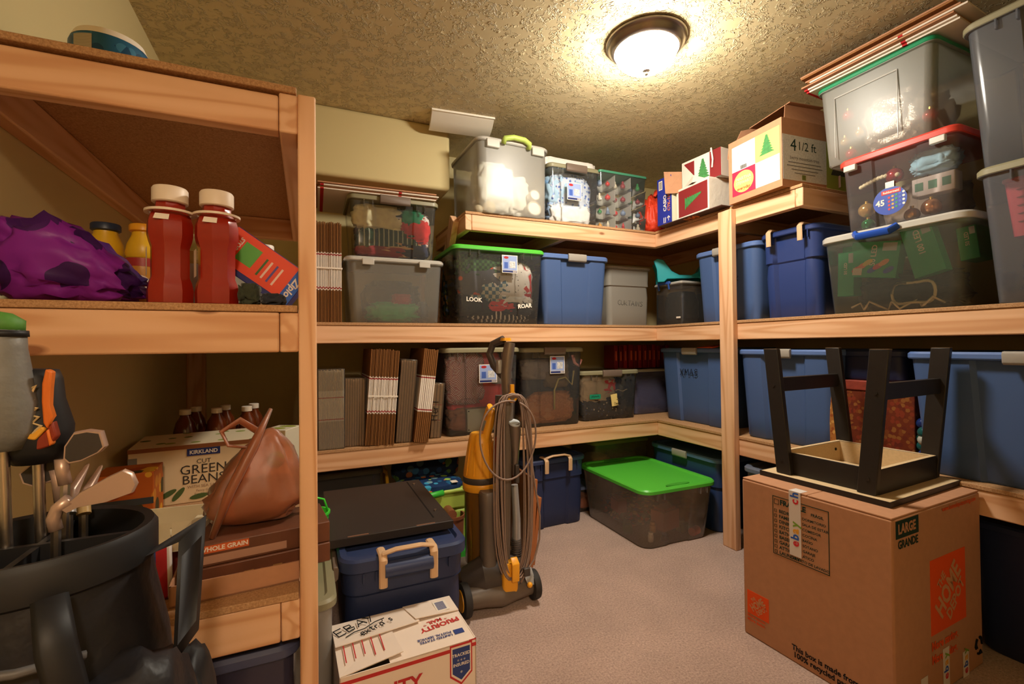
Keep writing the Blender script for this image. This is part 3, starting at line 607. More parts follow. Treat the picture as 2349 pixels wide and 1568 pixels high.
# ornament shaped paper label
yy = -.2085; hl_ = .105
o = M().prism([(-.02+.062*math.cos(a), hl_+.058*math.sin(a)) for a in [i*math.pi/16 for i in range(32)]], 0, .0008); o.v = [(a, yy-c, b) for a, b, c in o.v]
lab = o.build('ornament_label', mat('label_blue', (56,80,168), .4), tR)
M().box(-.035, -.003, yy-.0012, yy, hl_+.055, hl_+.08).build('label_cap', mat('label_cap', (176,170,160), .35, metal=.5), lab)
M().box(-.05, .02, yy-.0016, yy-.0008, hl_+.028, hl_+.045, ).build('label_band', mat('label_red', (214,44,40), .4), lab)
text('Rubbermaid', .012, WHITE, lab, (-.015, yy-.0018, hl_+.036), (1,0,0), (0,0,1), bold=.03)
text('45', .034, WHITE, lab, (-.055, yy-.0018, hl_-.004), (1,0,0), (0,0,1), bold=.03)
for i in range(5):
    for j in range(4):
        m = M().prism([(-.022+i*.013+.005*math.cos(a), hl_-.035+j*.016+i*.003+.005*math.sin(a)) for a in [q*math.pi/4 for q in range(8)]], 0, .0004); m.v = [(a, yy-.001-c, b) for a, b, c in m.v]
        m.build('printed_ball', mat('pball%d' % ((i*3+j*5) % 5), [(200,60,60),(60,140,90),(226,220,210),(200,160,80),(80,100,190)][(i*3+j*5) % 5], .4), lab)
def bauble(label, x, y, z, r, col, rough=.15, metal=.6):
    t = thing('christmas_bauble', label, 'ornament', (x, y, z)); t['group'] = 'baubles in the right stack'
    M().ball((0, 0, r), r, 10).build('ball', mat('bauble_%d_%d_%d' % col, col, rough, .5, metal), t, 'all'); M().cyl((0, 0, 2*r-.002), (0, 0, 2*r+.008), .007, .007, 10).build('cap', mat('gold_cap', (200,160,80), .3, .5, 1), t)
    return t
xr = 2.215+.08; zb = rz1+.012
bauble('large gold bauble at the lower left of the red lidded bin', xr, ry_+.13, zb+.06, .032, (206,164,96))
bauble('shiny red bauble in the middle of the red lidded bin', xr+.02, ry_+.03, zb+.185, .032, (190,40,46))
bauble('green bauble at the bottom left corner of the red lidded bin', xr, ry_+.125, zb, .026, (30,150,80))
bauble('copper bauble at the lower right of the red lidded bin', xr+.01, ry_-.10, zb+.01, .034, (196,130,80))
bauble('amber bauble at the right of the red lidded bin', xr+.02, ry_-.03, zb+.005, .028, (210,150,70))
cloth('pale blue tissue bundle at the upper right of the red lidded bin', fab('pale_blue', (140,176,196)), (xr+.05, ry_-.10, zb+.19), (.06, .09, .045), 61, cat='tissue', name='tissue_bundle', amp=.4)
cloth('grey brown tissue filling the back of the red lidded bin', fab('taupe', (120,104,92)), (xr+.19, ry_, zb), (.10, .16, .10), 62, cat='tissue', name='tissue_bundle')
cloth('dark green sprig of artificial fir inside the red lidded bin', mat('fir_sprig', (40,84,50), .8, bump=(200, 1, .01)), (xr-.01, ry_+.05, zb+.06), (.025, .035, .03), 63, cat='fir sprig', name='fir_sprig', amp=.7, fr=5)
m = M(); m.tube([(xr, ry_+.15-.014*i, zb+.20+.02*math.sin(i*.25)) for i in range(11)], .008, 8)
for i in range(11): m.ball((xr, ry_+.15-.014*i, zb+.20+.02*math.sin(i*.25)), .010, 6)
tag(m.build('pearl_garland', mat('pearl', (222,206,170), .3), None, 'all'), 'strand of cream beads at the upper left of the red lidded bin', 'garland')
gt = thing('gift_box', 'small white gift box with green squares in the red lidded bin', 'box', (xr+.03, ry_-.11, zb+.095), -90)
M().box(-.07, .07, -.03, .03, 0, .075).build('carton', mat('pink_white', (206,190,186), .5), gt, bevel=.003)
for sx in (-.045, .0, .045): M().box(sx-.014, sx+.014, -.0308, -.03, .022, .055).build('printed_square', mat('holly_green', (40,110,76), .5), gt)
ny, nw = rbin(1868, 238, 2172, 135, 2.215); nz1 = rz2+.002; nz2 = 2.312
tN = tote('storage_bin', 'frosted bin with dark green lid and red baubles on top of the right stack', 'storage bin', (2.215+.225, ny+.015, nz1), -90, nw*.93, .45, nz2-nz1, FROSTM, mat('emerald_lid', (26,138,92), .4), taper=.87, lid_h=.022, r=.03, ribs=False)
m = M(); hN = nz2-nz1
wN = nw*.93*.90
for a in ((-wN*.36, -wN*.355), (wN*.23, wN*.235)): m.box(a[0], a[1], -.2155, -.2105, .03, hN*.8)
m.box(-wN*.36, wN*.235, -.2155, -.2105, hN*.8, hN*.8+.005)
m.build('raised_frame', FROST2, tN)
xn = 2.215+.07
bauble('red bauble at the upper left behind the frosted front', xn, ny+.14, nz1+.20, .024, (220,40,40))
bauble('red bauble at the lower left behind the frosted front', xn, ny+.13, nz1+.02, .024, (220,40,44))
bauble('red bauble near the right end behind the frosted front', xn, ny-.165, nz1+.06, .026, (214,44,44))
bauble('gold bauble at the left behind the frosted front', xn, ny+.155, nz1+.09, .020, (214,170,80))
bauble('pale gold bauble beside the bag of tinsel', xn, ny+.095, nz1+.11, .016, (226,190,110))
cloth('crinkled clear bag of silver tinsel filling the green lidded frosted bin', mat('silver_tinsel', (190,178,166), .25, .5, .55, bump=(60, .8, .01)), (xn+.06, ny-.02, nz1+.015), (.075, .13, .12), 71, cat='bag', name='tinsel_bag', amp=.35)
cloth('dull gold garland bunch at the back of the green lidded frosted bin', mat('gold_garland', (150,116,66), .35, .5, .5, bump=(120, 1, .01)), (xn+.22, ny, nz1+.015), (.07, .18, .12), 72, cat='garland', name='garland_bunch', amp=.5)
# flattened cartons on top of the stack
flat_sheets('flattened_carton_stack', 'stack of flattened brown and white mailing cartons wedged under the ceiling', (2.39, ny-.01, nz2+.002), -90+3, .56, .40, 9, .0085, [FLW, FLW, KRAFT, FLW, KRAFT2, KRAFT, KRAFT, KRAFT2, KRAFT], seed=8, jit=.022, ry=-1)
# ---- far right pair of big bins
CLEARB = clear('clear_plastic_blue', (206,212,226), a=.20, rough=.16, tint=(244,246,252))
pz = 1.735
tP = tote('storage_bin', 'tall clear bin with olive lid and red tub inside, lower one at the right edge', 'storage bin', (2.20+.24, .855+.005-.30, ZM), -90, .60, .48, pz-ZM, CLEARB, OLIVE, taper=.86, latch=LATCH, latch_w=.16, rec=(.26, .010), r=.04)
tQ = tote('storage_bin', 'tall clear bin with olive lid stacked highest at the right edge', 'storage bin', (2.20+.24, .855+.035-.30, pz+.001), -90, .60, .48, .535, CLEARB, OLIVE, taper=.86, latch=LATCH, latch_w=.16, rec=(.26, .010), r=.04)
rb = thing('red_tub', 'ribbed red plastic tub standing inside the lower right edge bin', 'tub', (2.20+.15, .725, ZM+.24), -90)
M().loft([ring(.13, .12, .02, 0), ring(.16, .15, .02, .19), ring(.17, .16, .02, .195), ring(.17, .16, .02, .205)], True, True).build('tub', mat('red_tub', (186,60,66), .35), rb, True)
for i in range(5): M().box(-.045, .025, -.070-.0025*i, -.055, .05+i*.028, .054+i*.028).build('rib', mat('red_tub'), rb)
cloth('dark navy winter coat filling the bottom of the lower right edge bin', fab('navy', (30,38,62)), (2.20+.24, .62, ZM+.012), (.17, .19, .09), 81)
cloth('rose coloured knit scarf in the lower right edge bin', fab('rose', (170,96,90)), (2.20+.16, .56, ZM+.20), (.07, .07, .08), 82, cat='scarf', name='scarf')
cloth('small pale dried flowers low in the lower right edge bin', mat('dried_flowers', (190,160,130), .8, bump=(150, 1, .01)), (2.20+.075, .68, ZM+.03), (.02, .04, .02), 83, cat='flowers', name='dried_flowers', amp=.7, fr=5)
cloth('rust brown feathered wreath in the top right edge bin', mat('rust_feather', (150,76,58), .8, bump=(150, 1, .01)), (2.20+.16, .60, pz+.06), (.08, .10, .09), 84, cat='wreath', name='wreath', amp=.6, fr=4)
cloth('greyish dark blanket filling the top right edge bin', fab('slate', (52,54,62)), (2.20+.29, .63, pz+.012), (.11, .18, .17), 85, cat='blanket', name='blanket')
cloth('torn sheet of white tissue in the top right edge bin', fab('tissue_white', (200,190,186)), (2.20+.12, .58, pz+.26), (.04, .09, .035), 86, cat='tissue', name='tissue_bundle', amp=.6)
# ---------------------------------------------------------------- upper shelf
LB = tote('storage_bin', 'big milky bin with lime handle and white candles inside on the upper shelf', 'storage bin', (1.105, 2.44+.25, ZT), 2, .475, .50, .425, FROSTM, LIDWHITE, taper=.93, lid_h=.02, r=.05, ribs=False, lid_recess=.012)
LIME = mat('lime_handle', (178,200,96), .45)
M().tube([(-.075, -.245, .40), (-.07, -.262, .425), (-.02, -.268, .435), (.05, -.268, .432), (.085, -.262, .418), (.09, -.245, .395)], .016, 10).build('handle', LIME, LB, 'all')
for s in (-.14, .15): M().box(s-.04, s+.04, -.256, -.24, .365, .412).build('rim_clip', LIDWHITE, LB, bevel=.004)
yf = 2.50
cloth('cream crumpled fabric filling the left of the lime handled bin', fab('cream_soft', (236,222,190), .2), (1.04, yf+.13, ZT+.02), (.14, .10, .16), 101, cat='fabric', name='fabric_bundle', amp=.3)
cloth('pale grey tissue at the right of the lime handled bin', fab('pale_grey', (206,200,190)), (1.19, yf+.14, ZT+.02), (.09, .10, .13), 102, cat='tissue', name='tissue_bundle')
def candle(label, x, y, z, r, rx):
    t = thing('jar_candle', label, 'candle', mw=T(x, y, z) @ Rx(rx)); t['group'] = 'candles in the lime handled bin'
    M().lathe([(r*.9, 0), (r, .006), (r, .05), (r*.9, .055), (r*.86, .05), (r*.86, .045), (.001, .045)], 28).build('jar', mat('cream_wax', (238,230,212), .35), t, True)
    M().lathe([(r*.82, .0455), (r*.82, .049), (.001, .049)], 24).build('lid', mat('cream_lid', (246,240,228), .3), t, True); return t
candle('round white jar candle at the lower right corner of the lime handled bin', 1.262, yf+.05, ZT+.062, .046, 84)
candle('smaller white jar candle above the corner candle in the lime handled bin', 1.275, yf+.065, ZT+.15, .034, 84)
for i, (dx, r) in enumerate(((-.10, .042), (-.165, .028))):
    o = M().ball((0, 0, r), r, 12).build('wax_ball', mat('ivory_wax', (238,222,188), .5), None, 'all'); o.location = (1.09+dx, yf+.06, ZT+.012)
    tag(o, ['cream wax ball low in the lime handled bin', 'smaller cream wax ball at the lower left of the lime handled bin'][i], 'candle')
sx_, sw_ = on_back(1251, 1378, 398, 2.50); sz_ = 2.248
sx_ += .018; sw_ -= .012
tS = tote('storage_bin', 'clear latch bin of pale blue baby clothes on the upper shelf', 'storage bin', (sx_, 2.50+.20, ZT), 0, sw_, .40, sz_-ZT, CLEAR, OLIVE, taper=.87, latch=LATCH, latch_w=.15, r=.03, rec=(.17, .008))
sticker(tS, -.01, (sz_-ZT)*.56, -.190, .105, .11)
heap(sx_, 2.54, ZT+.012, sw_*.85, .3, sz_-ZT-.05, [
 ('plain powder blue cloth at the upper left of the baby clothes bin', fab('powder', (150,180,226)), -.35, .34, .9, .52, 'garment', 'bunched_garment', .09),
 ('white cloth with blue print at the right of the baby clothes bin', spots('blue_print', (206,216,236), [(80,110,190),(120,150,210)], 40, .34), .42, .22, .8, .56),
 ('pale blue star print cloth low in the baby clothes bin', spots('star_print', (160,186,222), [(60,80,140),(90,120,190)], 34, .28), -.4, .02, .9, .36),
 ('white cotton shirt low at the right of the baby clothes bin', fab('whitecotton', (226,228,234)), .35, .0, .9, .30),
 ('sky blue blanket at the top of the baby clothes bin', fab('sky', (120,160,214)), -.1, .62, 1.5, .22, 'blanket', 'blanket', .12)])
cloth('flat white package wrapped in clear plastic on the baby clothes bin', mat('shrink_wrap', (222,214,206), .25, .5, bump=(50, .5, .006)), (sx_-.01, 2.68, sz_+.002), (.215, .13, .028), 111, cat='package', name='wrapped_package', amp=.12, p=.3)
# tiered craft organizer
ox, ow = on_back(1372, 1481, 455, 2.49); oz = 2.245; hO = oz-ZT; ox += .012; ow -= .01
og = thing('craft_organizer', 'four tier clear craft organizer with green lid full of little ornaments', 'organizer', (ox, 2.49+.15, ZT))
th = hO/4
for k in range(4):
    m = M(); m.loft([ring(ow-.012, .288, .012, k*th), ring(ow, .30, .012, k*th+th*.9)], True, False); m.loft([ring(ow, .30, .012, k*th+th*.9), ring(ow+.004, .304, .012, k*th+th*.92), ring(ow+.004, .304, .012, k*th+th*.98)], False, False)
    ti = m.build('tier', CLEAR, og)
    for sx in (-.17, .17): M().box(sx*ow-.001, sx*ow+.001, -.14, .14, k*th+.004, k*th+th*.8).build('divider', LIDWHITE, ti)
    M().box(-ow/2+.01, ow/2-.01, -.002, 0, k*th+.004, k*th+th*.8).build('divider', LIDWHITE, ti)
M().loft([ring(ow+.012, .312, .016, hO-.014), ring(ow+.012, .312, .016, hO), ring(ow-.02, .28, .016, hO+.004)]).build('lid', mat('craft_lid', (70,140,110), .4), og, True)
rnd = random.Random(4); orn = ['cone', 'ball', 'bottle']; names = {'cone': 'little tree ornament', 'ball': 'little ball ornament', 'bottle': 'little figure ornament'}
PAL = [(200,50,50,'red'),(40,130,70,'green'),(226,214,190,'cream'),(210,150,60,'amber'),(150,60,70,'wine'),(120,140,170,'grey blue')]
for k in range(4):
    for c in range(3):
        for q in range(2):
            kd = orn[rnd.randrange(3)]; pc = PAL[rnd.randrange(6)]; px = ox+(-.33+.33*c)*ow+(-.025 if q else .025); m = M(); r = .015+rnd.random()*.004
            if kd == 'cone': m.lathe([(r, 0), (r*.5, .02), (r*.7, .022), (r*.3, .04), (.001, .05)], 12)
            elif kd == 'ball': m.ball((0, 0, r), r, 8); m.cyl((0, 0, 2*r-.002), (0, 0, 2*r+.006), .004)
            else: m.lathe([(r*.8, 0), (r, .015), (r*.7, .03), (r*.4, .034), (r*.55, .042), (r*.3, .05), (.001, .052)], 12)
            o = m.build('miniature_ornament', mat('mini_%s' % pc[3], pc[:3], .35), None, 'all'); o.location = (px, 2.49+.045+.02*q, ZT+k*th+.006)
            tag(o, 'tiny %s %s in the %s tier, %s compartment, %s one' % (pc[3], names[kd], ('lowest','second lowest','second highest','top')[k], ('left','middle','right')[c], 'left' if q else 'right'), 'ornament', 'ornaments in the craft organizer')
# red drawstring bag slumped over the shelf's corner
rb2 = thing('drawstring_bag', 'crumpled red drawstring bag slumped at the corner of the upper shelf', 'bag', (2.195, 2.545, ZT))
vs, fs = ICO[4]; out = []
for q in vs:
    s = [math.copysign(abs(a)**.7, a) for a in q]; n1 = noise.noise(Vector(q)*2.1+Vector((3, 7, 1))); n2 = noise.noise(Vector(q)*5+Vector((9, 2, 5)))
    k = 1-.22*abs(n1)*2-.12*abs(n2); t = (s[2]+1)/2
    taper_ = 1-.5*max(0, t-.55)/.45
    out.append((s[0]*k*.105*taper_, s[1]*k*.10*taper_, max(0, t*.285*k+.0)))
me = bpy.data.meshes.new('sack'); me.from_pydata(out, [], fs); link_mesh('sack', me, mat('red_nylon', (214,62,34), .5, bump=(60, .4, .006)), rb2, 'all')
M().tube([(-.02, -.05, .25), (.03, -.02, .30), (.07, .01, .27), (.10, .03, .22)], [.012, .02, .014, .008], 8, flat=.5).build('gathered_neck', mat('red_nylon'), rb2, 'all')
# keyboard carton, opened, with artificial tree boxes in it
MAROON = mat('maroon_print', (128,34,36), .5); TREEG = mat('tree_print', (58,120,64), .7, vary=(60, .3)); TPALE = mat('tree_photo', (206,200,200), .6)
CB = mat('carton_blue', (36,48,150), .45); cy0, cy1 = 2.365, 1.86; cx0 = 2.085
kc = thing('keyboard_carton', 'opened blue keyboard carton lettered CASIO at the corner of the upper shelf', 'carton', (cx0, 0, ZT))
M().box(0, .46, cy1, cy0, 0, .004).build('bottom_panel', mat('carton_dark', (70,44,34), .7), kc)
M().box(0, .003, cy0-.125, cy0, .004, .30).build('front_flap', CB, kc, bevel=.001)
M().box(.0035, .46, cy0-.004, cy0, .004, .30).build('end_panel', CB, kc)
M().box(.004, .09, cy0-.128, cy0-.125, .004, .21).build('inner_flap', mat('carton_white', (214,212,190), .6), kc)
M().box(.455, .46, cy1, cy0-.004, .004, .30).build('back_panel', CB, kc)
text('CASIO', .036, WHITE, kc, (-.001, cy0-.07, .135), (0,0,1), (0,1,0), bold=.03); text('CTK-150', .030, mat('casio_orange', (226,120,50), .6), kc, (-.001, cy0-.105, .135), (0,0,1), (0,1,0), bold=.03)
text('150', .07, mat('casio_orange'), kc, (.045, 2.12, -.001), (0,-1,0), (-1,0,0), bold=.04)
m = M(); 
for i in range(9): m.box(-.0012, -.0004, cy0-.045-.003*0-.0, cy0-.02, .235+i*.005, .2375+i*.005)
M().box(-.0008, 0, cy0-.048, cy0-.015, .228, .285).build('barcode_patch', WHITE, kc); m.build('barcode', BLACK, kc)
for y_, sh in ((cy0-.065, 0), (cy0-.10, 1)):
    m = M(); 
    if sh: m.tube([(-.001, y_+.012, .035), (-.001, y_, .047), (-.001, y_-.012, .035)], .003, 5); m.tube([(-.001, y_, .045), (-.001, y_, .018)], .0015, 5)
    else:
        for a in (-.007, .007): m.tube([(-.001, y_+a, .015), (-.001, y_+a, .045)], .002, 5)
        m.tube([(-.001, y_+.012, .012), (-.001, y_-.012, .012)], .0015, 5)
    m.build('handling_mark', WHITE, kc)
def tree_print(parent, x, y0, z0, h, w, axis_up=(0,0,1)):
    """printed conifer on a face x = const, centre y0, base z0"""
    u = Vector(axis_up); s = Vector((0,-1,0)) if abs(u.z) > .5 else Vector((0,0,1)); o = Vector((x, y0, z0)); m = M(); n = 7; vsL = []; vsR = []
    for i in range(n):
        t0, t1 = i/n, (i+1)/n; wd = w/2*(1-t0*.92)
        a = [o+u*h*t0-s*wd, o+u*h*t0+s*wd, o+u*h*t1+s*wd*.55, o+u*h*t1-s*wd*.55]
        m.add([tuple(p) for p in a], [(0,1,2,3)])
    return m.build('printed_tree', TREEG, parent)
def treebox(label, loc, rz, wy, dx, h, side):
    t = thing('tree_carton', label, 'carton', loc, rz)
    M().box(0, dx, -wy/2, wy/2, 0, h).build('carton', mat('tree_carton_white', (222,212,198), .6), t, bevel=.002)
    M().box(-.0006, 0, -wy/2+.012, wy/2-.02, .014, h-.014).build('front_print', MAROON, t)
    if side == 0: M().box(-.001, -.0004, -wy*.28, wy*.16, .018, h-.012).build('photo_panel', TPALE, t); tree_print(t, -.0016, -wy*.06, .02, h*.72, wy*.36)
    else: tree_print(t, -.0016, wy*.22, h*.45, wy*.5, h*.4, (0,-1,.25))
    return t
tb1 = treebox('maroon and white tree carton lying in the keyboard carton', (2.105, 2.09, ZT+.0045), -3, .27, .42, .19, 1)
M().box(.0, .40, -.1355, -.135, .006, .18).build('torn_side', mat('torn_paper', (206,198,184), .8, bump=(40, .6, .004)), tb1)
tb2 = treebox('upper tree carton with torn white flap and maroon front beneath the ceiling', (2.14, 2.055, ZT+.1960), 4, .28, .38, .16, 0)
M().box(-.0012, -.0004, -.14, -.065, 0, .16).build('side_print', MAROON, tb2)
m = M(); m.add([(-.004, .13, .155), (-.004, .13, .0), (-.05, .02, -.002), (-.002, -.06, .002), (-.003, .05, .06)], [(0,1,4),(1,2,4),(2,3,4)]); m.build('torn_flap', mat('torn_paper'), tb2)
m = M(); m.loft([[(-.002, .14, .11), (-.002, .14, -.02), (.0, .14, -.02), (.0, .14, .11)], [(-.06, .23, .13), (-.08, .20, -.02), (-.078, .20, -.02), (-.058, .23, .13)]]); m.build('side_flap', KRAFT, tb2)
M().tube([(-.004, -.075, .155), (-.012, -.085, .17), (-.012, -.095, .10), (-.006, -.085, .06)], .005, 6).build('tie_string', WHITE, tb2)
# large open tree carton
by0, by1 = 1.845, 1.515; bw_ = by0-by1; bh = .335; bd = .50
mc = thing('tree_carton', 'open brown tree carton with white and lime label under the ceiling', 'carton', (2.115, (by0+by1)/2, ZT), -4)
m = M(); t_ = .004
for a in ((0, t_, -bw_/2, bw_/2, 0, bh), (bd-t_, bd, -bw_/2, bw_/2, 0, bh)): m.box(*a)
M().box(0, t_, -bw_/2, bw_/2, 0, bh).build('front_panel', KRAFT, mc, bevel=.001); M().box(bd-t_, bd, -bw_/2, bw_/2, 0, bh).build('back_panel', KRAFT, mc)
M().box(t_, bd-t_, -bw_/2, -bw_/2+t_, 0, bh).build('side_panel', KRAFT, mc); M().box(t_, bd-t_, bw_/2-t_, bw_/2, 0, bh).build('side_panel', KRAFT, mc); M().box(t_, bd-t_, -bw_/2+t_, bw_/2-t_, 0, t_).build('bottom_panel', KRAFT2, mc)
def flap(pts, th, nm, par, mt=KRAFT):
    a = [Vector(p) for p in pts]; n = (a[1]-a[0]).cross(a[2]-a[0]).normalized()*th
    return M().loft([[tuple(p) for p in a], [tuple(p+n) for p in a]]).build(nm, mt, par)
flap([(.004, bw_/2, bh), (.004, bw_/2+.012, bh-.08), (.07, bw_/2-.02, bh+.075), (.2, bw_/2-.05, bh+.11), (.3, bw_/2-.02, bh+.02)], .004, 'top_flap', mc)
flap([(.10, bw_/2-.05, bh+.08), (.12, -bw_/2+.05, bh+.115), (.36, -bw_/2+.05, bh+.125), (.36, bw_/2-.05, bh+.10)], .004, 'top_flap', mc)
flap([(.02, -bw_/2, bh), (.10, -bw_/2+.06, bh+.105), (.36, -bw_/2+.06, bh+.115), (.46, -bw_/2, bh)], .004, 'top_flap', mc)
e = -.0007; q = bw_/2
M().box(e, 0, q-.025-.15, q-.025, .165, .30).build('label_quarter', mat('label_bright', (240,236,226), .5), mc)
M().box(e, 0, -q+.012, q-.176, .165, .30).build('label_quarter', mat('label_lime', (206,220,110), .5), mc)
M().box(e, 0, q-.025-.15, q-.025, .035, .1645).build('label_quarter', mat('label_rose', (206,40,72), .5), mc)
M().box(e, 0, -q+.012, q-.176, .035, .1645).build('label_quarter', mat('label_grey', (204,202,194), .6, vary=(120, .15)), mc)
m = M().prism([(q-.10+.064*math.cos(a), .10+.056*math.sin(a)) for a in [i*math.pi/16 for i in range(32)]], 0, .0006); m.v = [(e-c, a, b) for a, b, c in m.v]; m.build('label_disc', mat('label_lime'), mc)
for s_, zz, sz in (('MARTHA', .118, .024), ('STEWART', .096, .022)): text(s_, sz, mat('label_cream', (226,224,170), .5), mc, (e-.001, q-.10, zz), (0,-1,0), (0,0,1), bold=.02)
text('everyday', .024, mat('label_orange', (214,74,50), .5), mc, (e-.001, q-.10, .066), (0,-1,0), (0,0,1), bold=.03, slant=.15)
text('4', .03, mat('label_faint', (190,190,180), .5), mc, (e-.001, q-.065, .258), (0,-1,0), (0,0,1)); text('ft', .03, mat('label_faint'), mc, (e-.001, q-.135, .262), (0,-1,0), (0,0,1))
tree_print(mc, e-.001, -q+.085, .19, .095, .09)
m = M()
for i in range(8): m.box(e-.001, e-.0004, q-.085-i*.005, q-.082-i*.005, .168, .188)
m.build('barcode', BLACK, mc)
ss = -bw_/2-.0007
M().box(.005, .30, ss, ss+.0006, .035, .255).build('side_label', mat('label_grey'), mc); M().box(.30, .47, ss, ss+.0006, .01, .255).build('side_label', mat('side_lime', (150,160,60), .5), mc)
text('4', .085, GREENINK, mc, (.075, ss-.0006, .205), (1,0,0), (0,0,1)); text('1/2 ft', .06, GREENINK, mc, (.165, ss-.0006, .205), (1,0,0), (0,0,1))
text('berry mountain tree', .024, mat('label_ink', (96,92,88), .6), mc, (.15, ss-.0006, .145), (1,0,0), (0,0,1))
for i, wd in enumerate((.22, .24, .18, .14)): M().box(.15-wd/2, .15+wd/2, ss-.0006, ss, .121-i*.017, .124-i*.017).build('small_print', mat('label_ink'), mc)
M().box(.13, .155, ss-.0006, ss, .042, .066).build('logo', mat('label_logo', (110,120,50), .5), mc)
m = M(); m.tube([(.385, ss-.0005, .03), (.385, ss-.0005, .09)], .010, 6, flat=.1); m.build('printed_trunk', mat('trunk_brown', (96,60,40), .7), mc)
m = M(); m.add([(.33, ss-.001, .09), (.44, ss-.001, .09), (.40, ss-.001, .17), (.37, ss-.001, .17)], [(0,1,2,3)]); m.build('printed_tree', mat('tree_dark', (52,48,34), .8, vary=(80, .4)), mc)

# ---------------------------------------------------------------- lower back shelf: bundled cartons
def bands(name, body, mid, lo, hi, lin1, lin2, h):
    """print bands on a flat folded carton by height: board, then a white printed middle with two red lines"""
    m, N, L, b = nt(name); tc = N.new('ShaderNodeTexCoord'); sp = N.new('ShaderNodeSeparateXYZ'); L.new(tc.outputs['Object'], sp.inputs[0])
    mr = N.new('ShaderNodeMath'); mr.operation = 'DIVIDE'; mr.inputs[1].default_value = h; L.new(sp.outputs[2], mr.inputs[0])
    r = N.new('ShaderNodeValToRGB'); r.color_ramp.interpolation = 'CONSTANT'; e = r.color_ramp.elements
    e[0].color = lin(body); e[1].position = lo; e[1].color = lin(mid)
    for p, c in ((lin1, RD), (lin1+.012, mid), (lin2, RD), (lin2+.012, mid), (hi, body)): k = e.new(p); k.color = lin(c)
    L.new(mr.outputs[0], r.inputs[0]); L.new(r.outputs[0], b.inputs['Base Color']); b.inputs['Roughness'].default_value = .75; b.inputs['Specular IOR Level'].default_value = .2
    return m
RD = (160,30,34)
def bundle(label, loc, w, d, h, n, lean, mats, strap=None, wrap=None, group='bundles of flattened cartons', jit=.006, seed=1, name='carton_bundle', rz=0):
    t = thing(name, label, 'carton bundle', mw=T(*loc) @ Rz(rz) @ Ry(lean)); t['group'] = group; rnd = random.Random(seed); p = w/n
    for i in range(n):
        a = rnd.uniform(-jit, jit)*.5; hh = h-abs(rnd.uniform(0, jit)); mx = T(0, a, 0)
        M().box(-w/2+i*p, -w/2+i*p+p*.72, -d/2+a, d/2+a, 0, hh).build('flat_carton', mats[i % len(mats)], t)
    if strap: M().loft([[(x, y, z) for x, y in ((-w/2-.002, -d/2-.006), (w/2+.002, -d/2-.006), (w/2+.002, d/2+.006), (-w/2-.002, d/2+.006))] for z in (h*strap, h*strap+.008)], False, False).build('strap', WHITE, t)
    if wrap: M().box(-w/2-.004, w/2+.004, -d/2-.008, d/2+.008, .002, h+.004).build('plastic_wrap', wrap, t, bevel=.004)
    return t
WRAP = clear('shrink_film', (214,200,186), a=.16, rough=.12); WRAP2 = clear('shrink_film_brown', (186,164,142), a=.22, rough=.15)
c1 = bands('flat_carton_print', (128,84,44), (232,222,210), .32, .70, .335, .675, .50)
c1b = bands('flat_carton_print_dark', (104,66,32), (216,206,194), .325, .695, .34, .67, .50)
c2 = bands('flat_carton_print_pale', (170,158,138), (206,196,178), .34, .72, .36, .63, .40)
cw_ = mat('flat_carton_brown', (150,118,88), .8, .1, vary=(60, .06))
bundle('tall bundle of flattened brown cartons with printed white middles beside the frosted bin', (.105, 2.50+.17, ZM), .128, .34, .505, 17, 0, [c1, c1b], strap=.53, seed=2)
bundle('clear wrapped bundle of pale flattened cartons next to the left post, lower shelf', (.115, 2.475+.19, ZL), .118, .36, .395, 20, 0, [c2], wrap=WRAP, seed=3)
bundle('brown shrink wrapped bundle left of the tall strapped one', (.225, 2.50+.18, ZL), .095, .34, .345, 8, 1, [cw_], wrap=WRAP2, seed=4)
bundle('tallest bundle of flattened cartons with white printed middles and white strap', (.345, 2.46+.19, ZL+.001), .145, .36, .495, 19, 4, [c1, c1b], strap=.50, seed=5)
bundle('tall narrow brown wrapped bundle between the two printed bundles', (.468, 2.475+.18, ZL+.001), .078, .34, .435, 6, 4.5, [cw_], wrap=WRAP2, seed=6)
bundle('slim bundle of eight printed cartons leaning to the right', (.555, 2.44+.19, ZL+.001), .078, .36, .495, 8, 7, [c1], seed=7)
sb = bundle('short wrapped carton with handwriting leaning beside the red clothes bin', (.650, 2.52+.15, ZL+.001), .055, .28, .30, 3, 5, [bands('flat_carton_small', (168,138,104), (190,164,134), .30, .62, .32, .60, .30)], wrap=WRAP2, seed=8)
hand('HerT', .04, BLACK, sb, (.0, -.151, .10), (0, 0, 1), (-1, 0, 0), .0018)
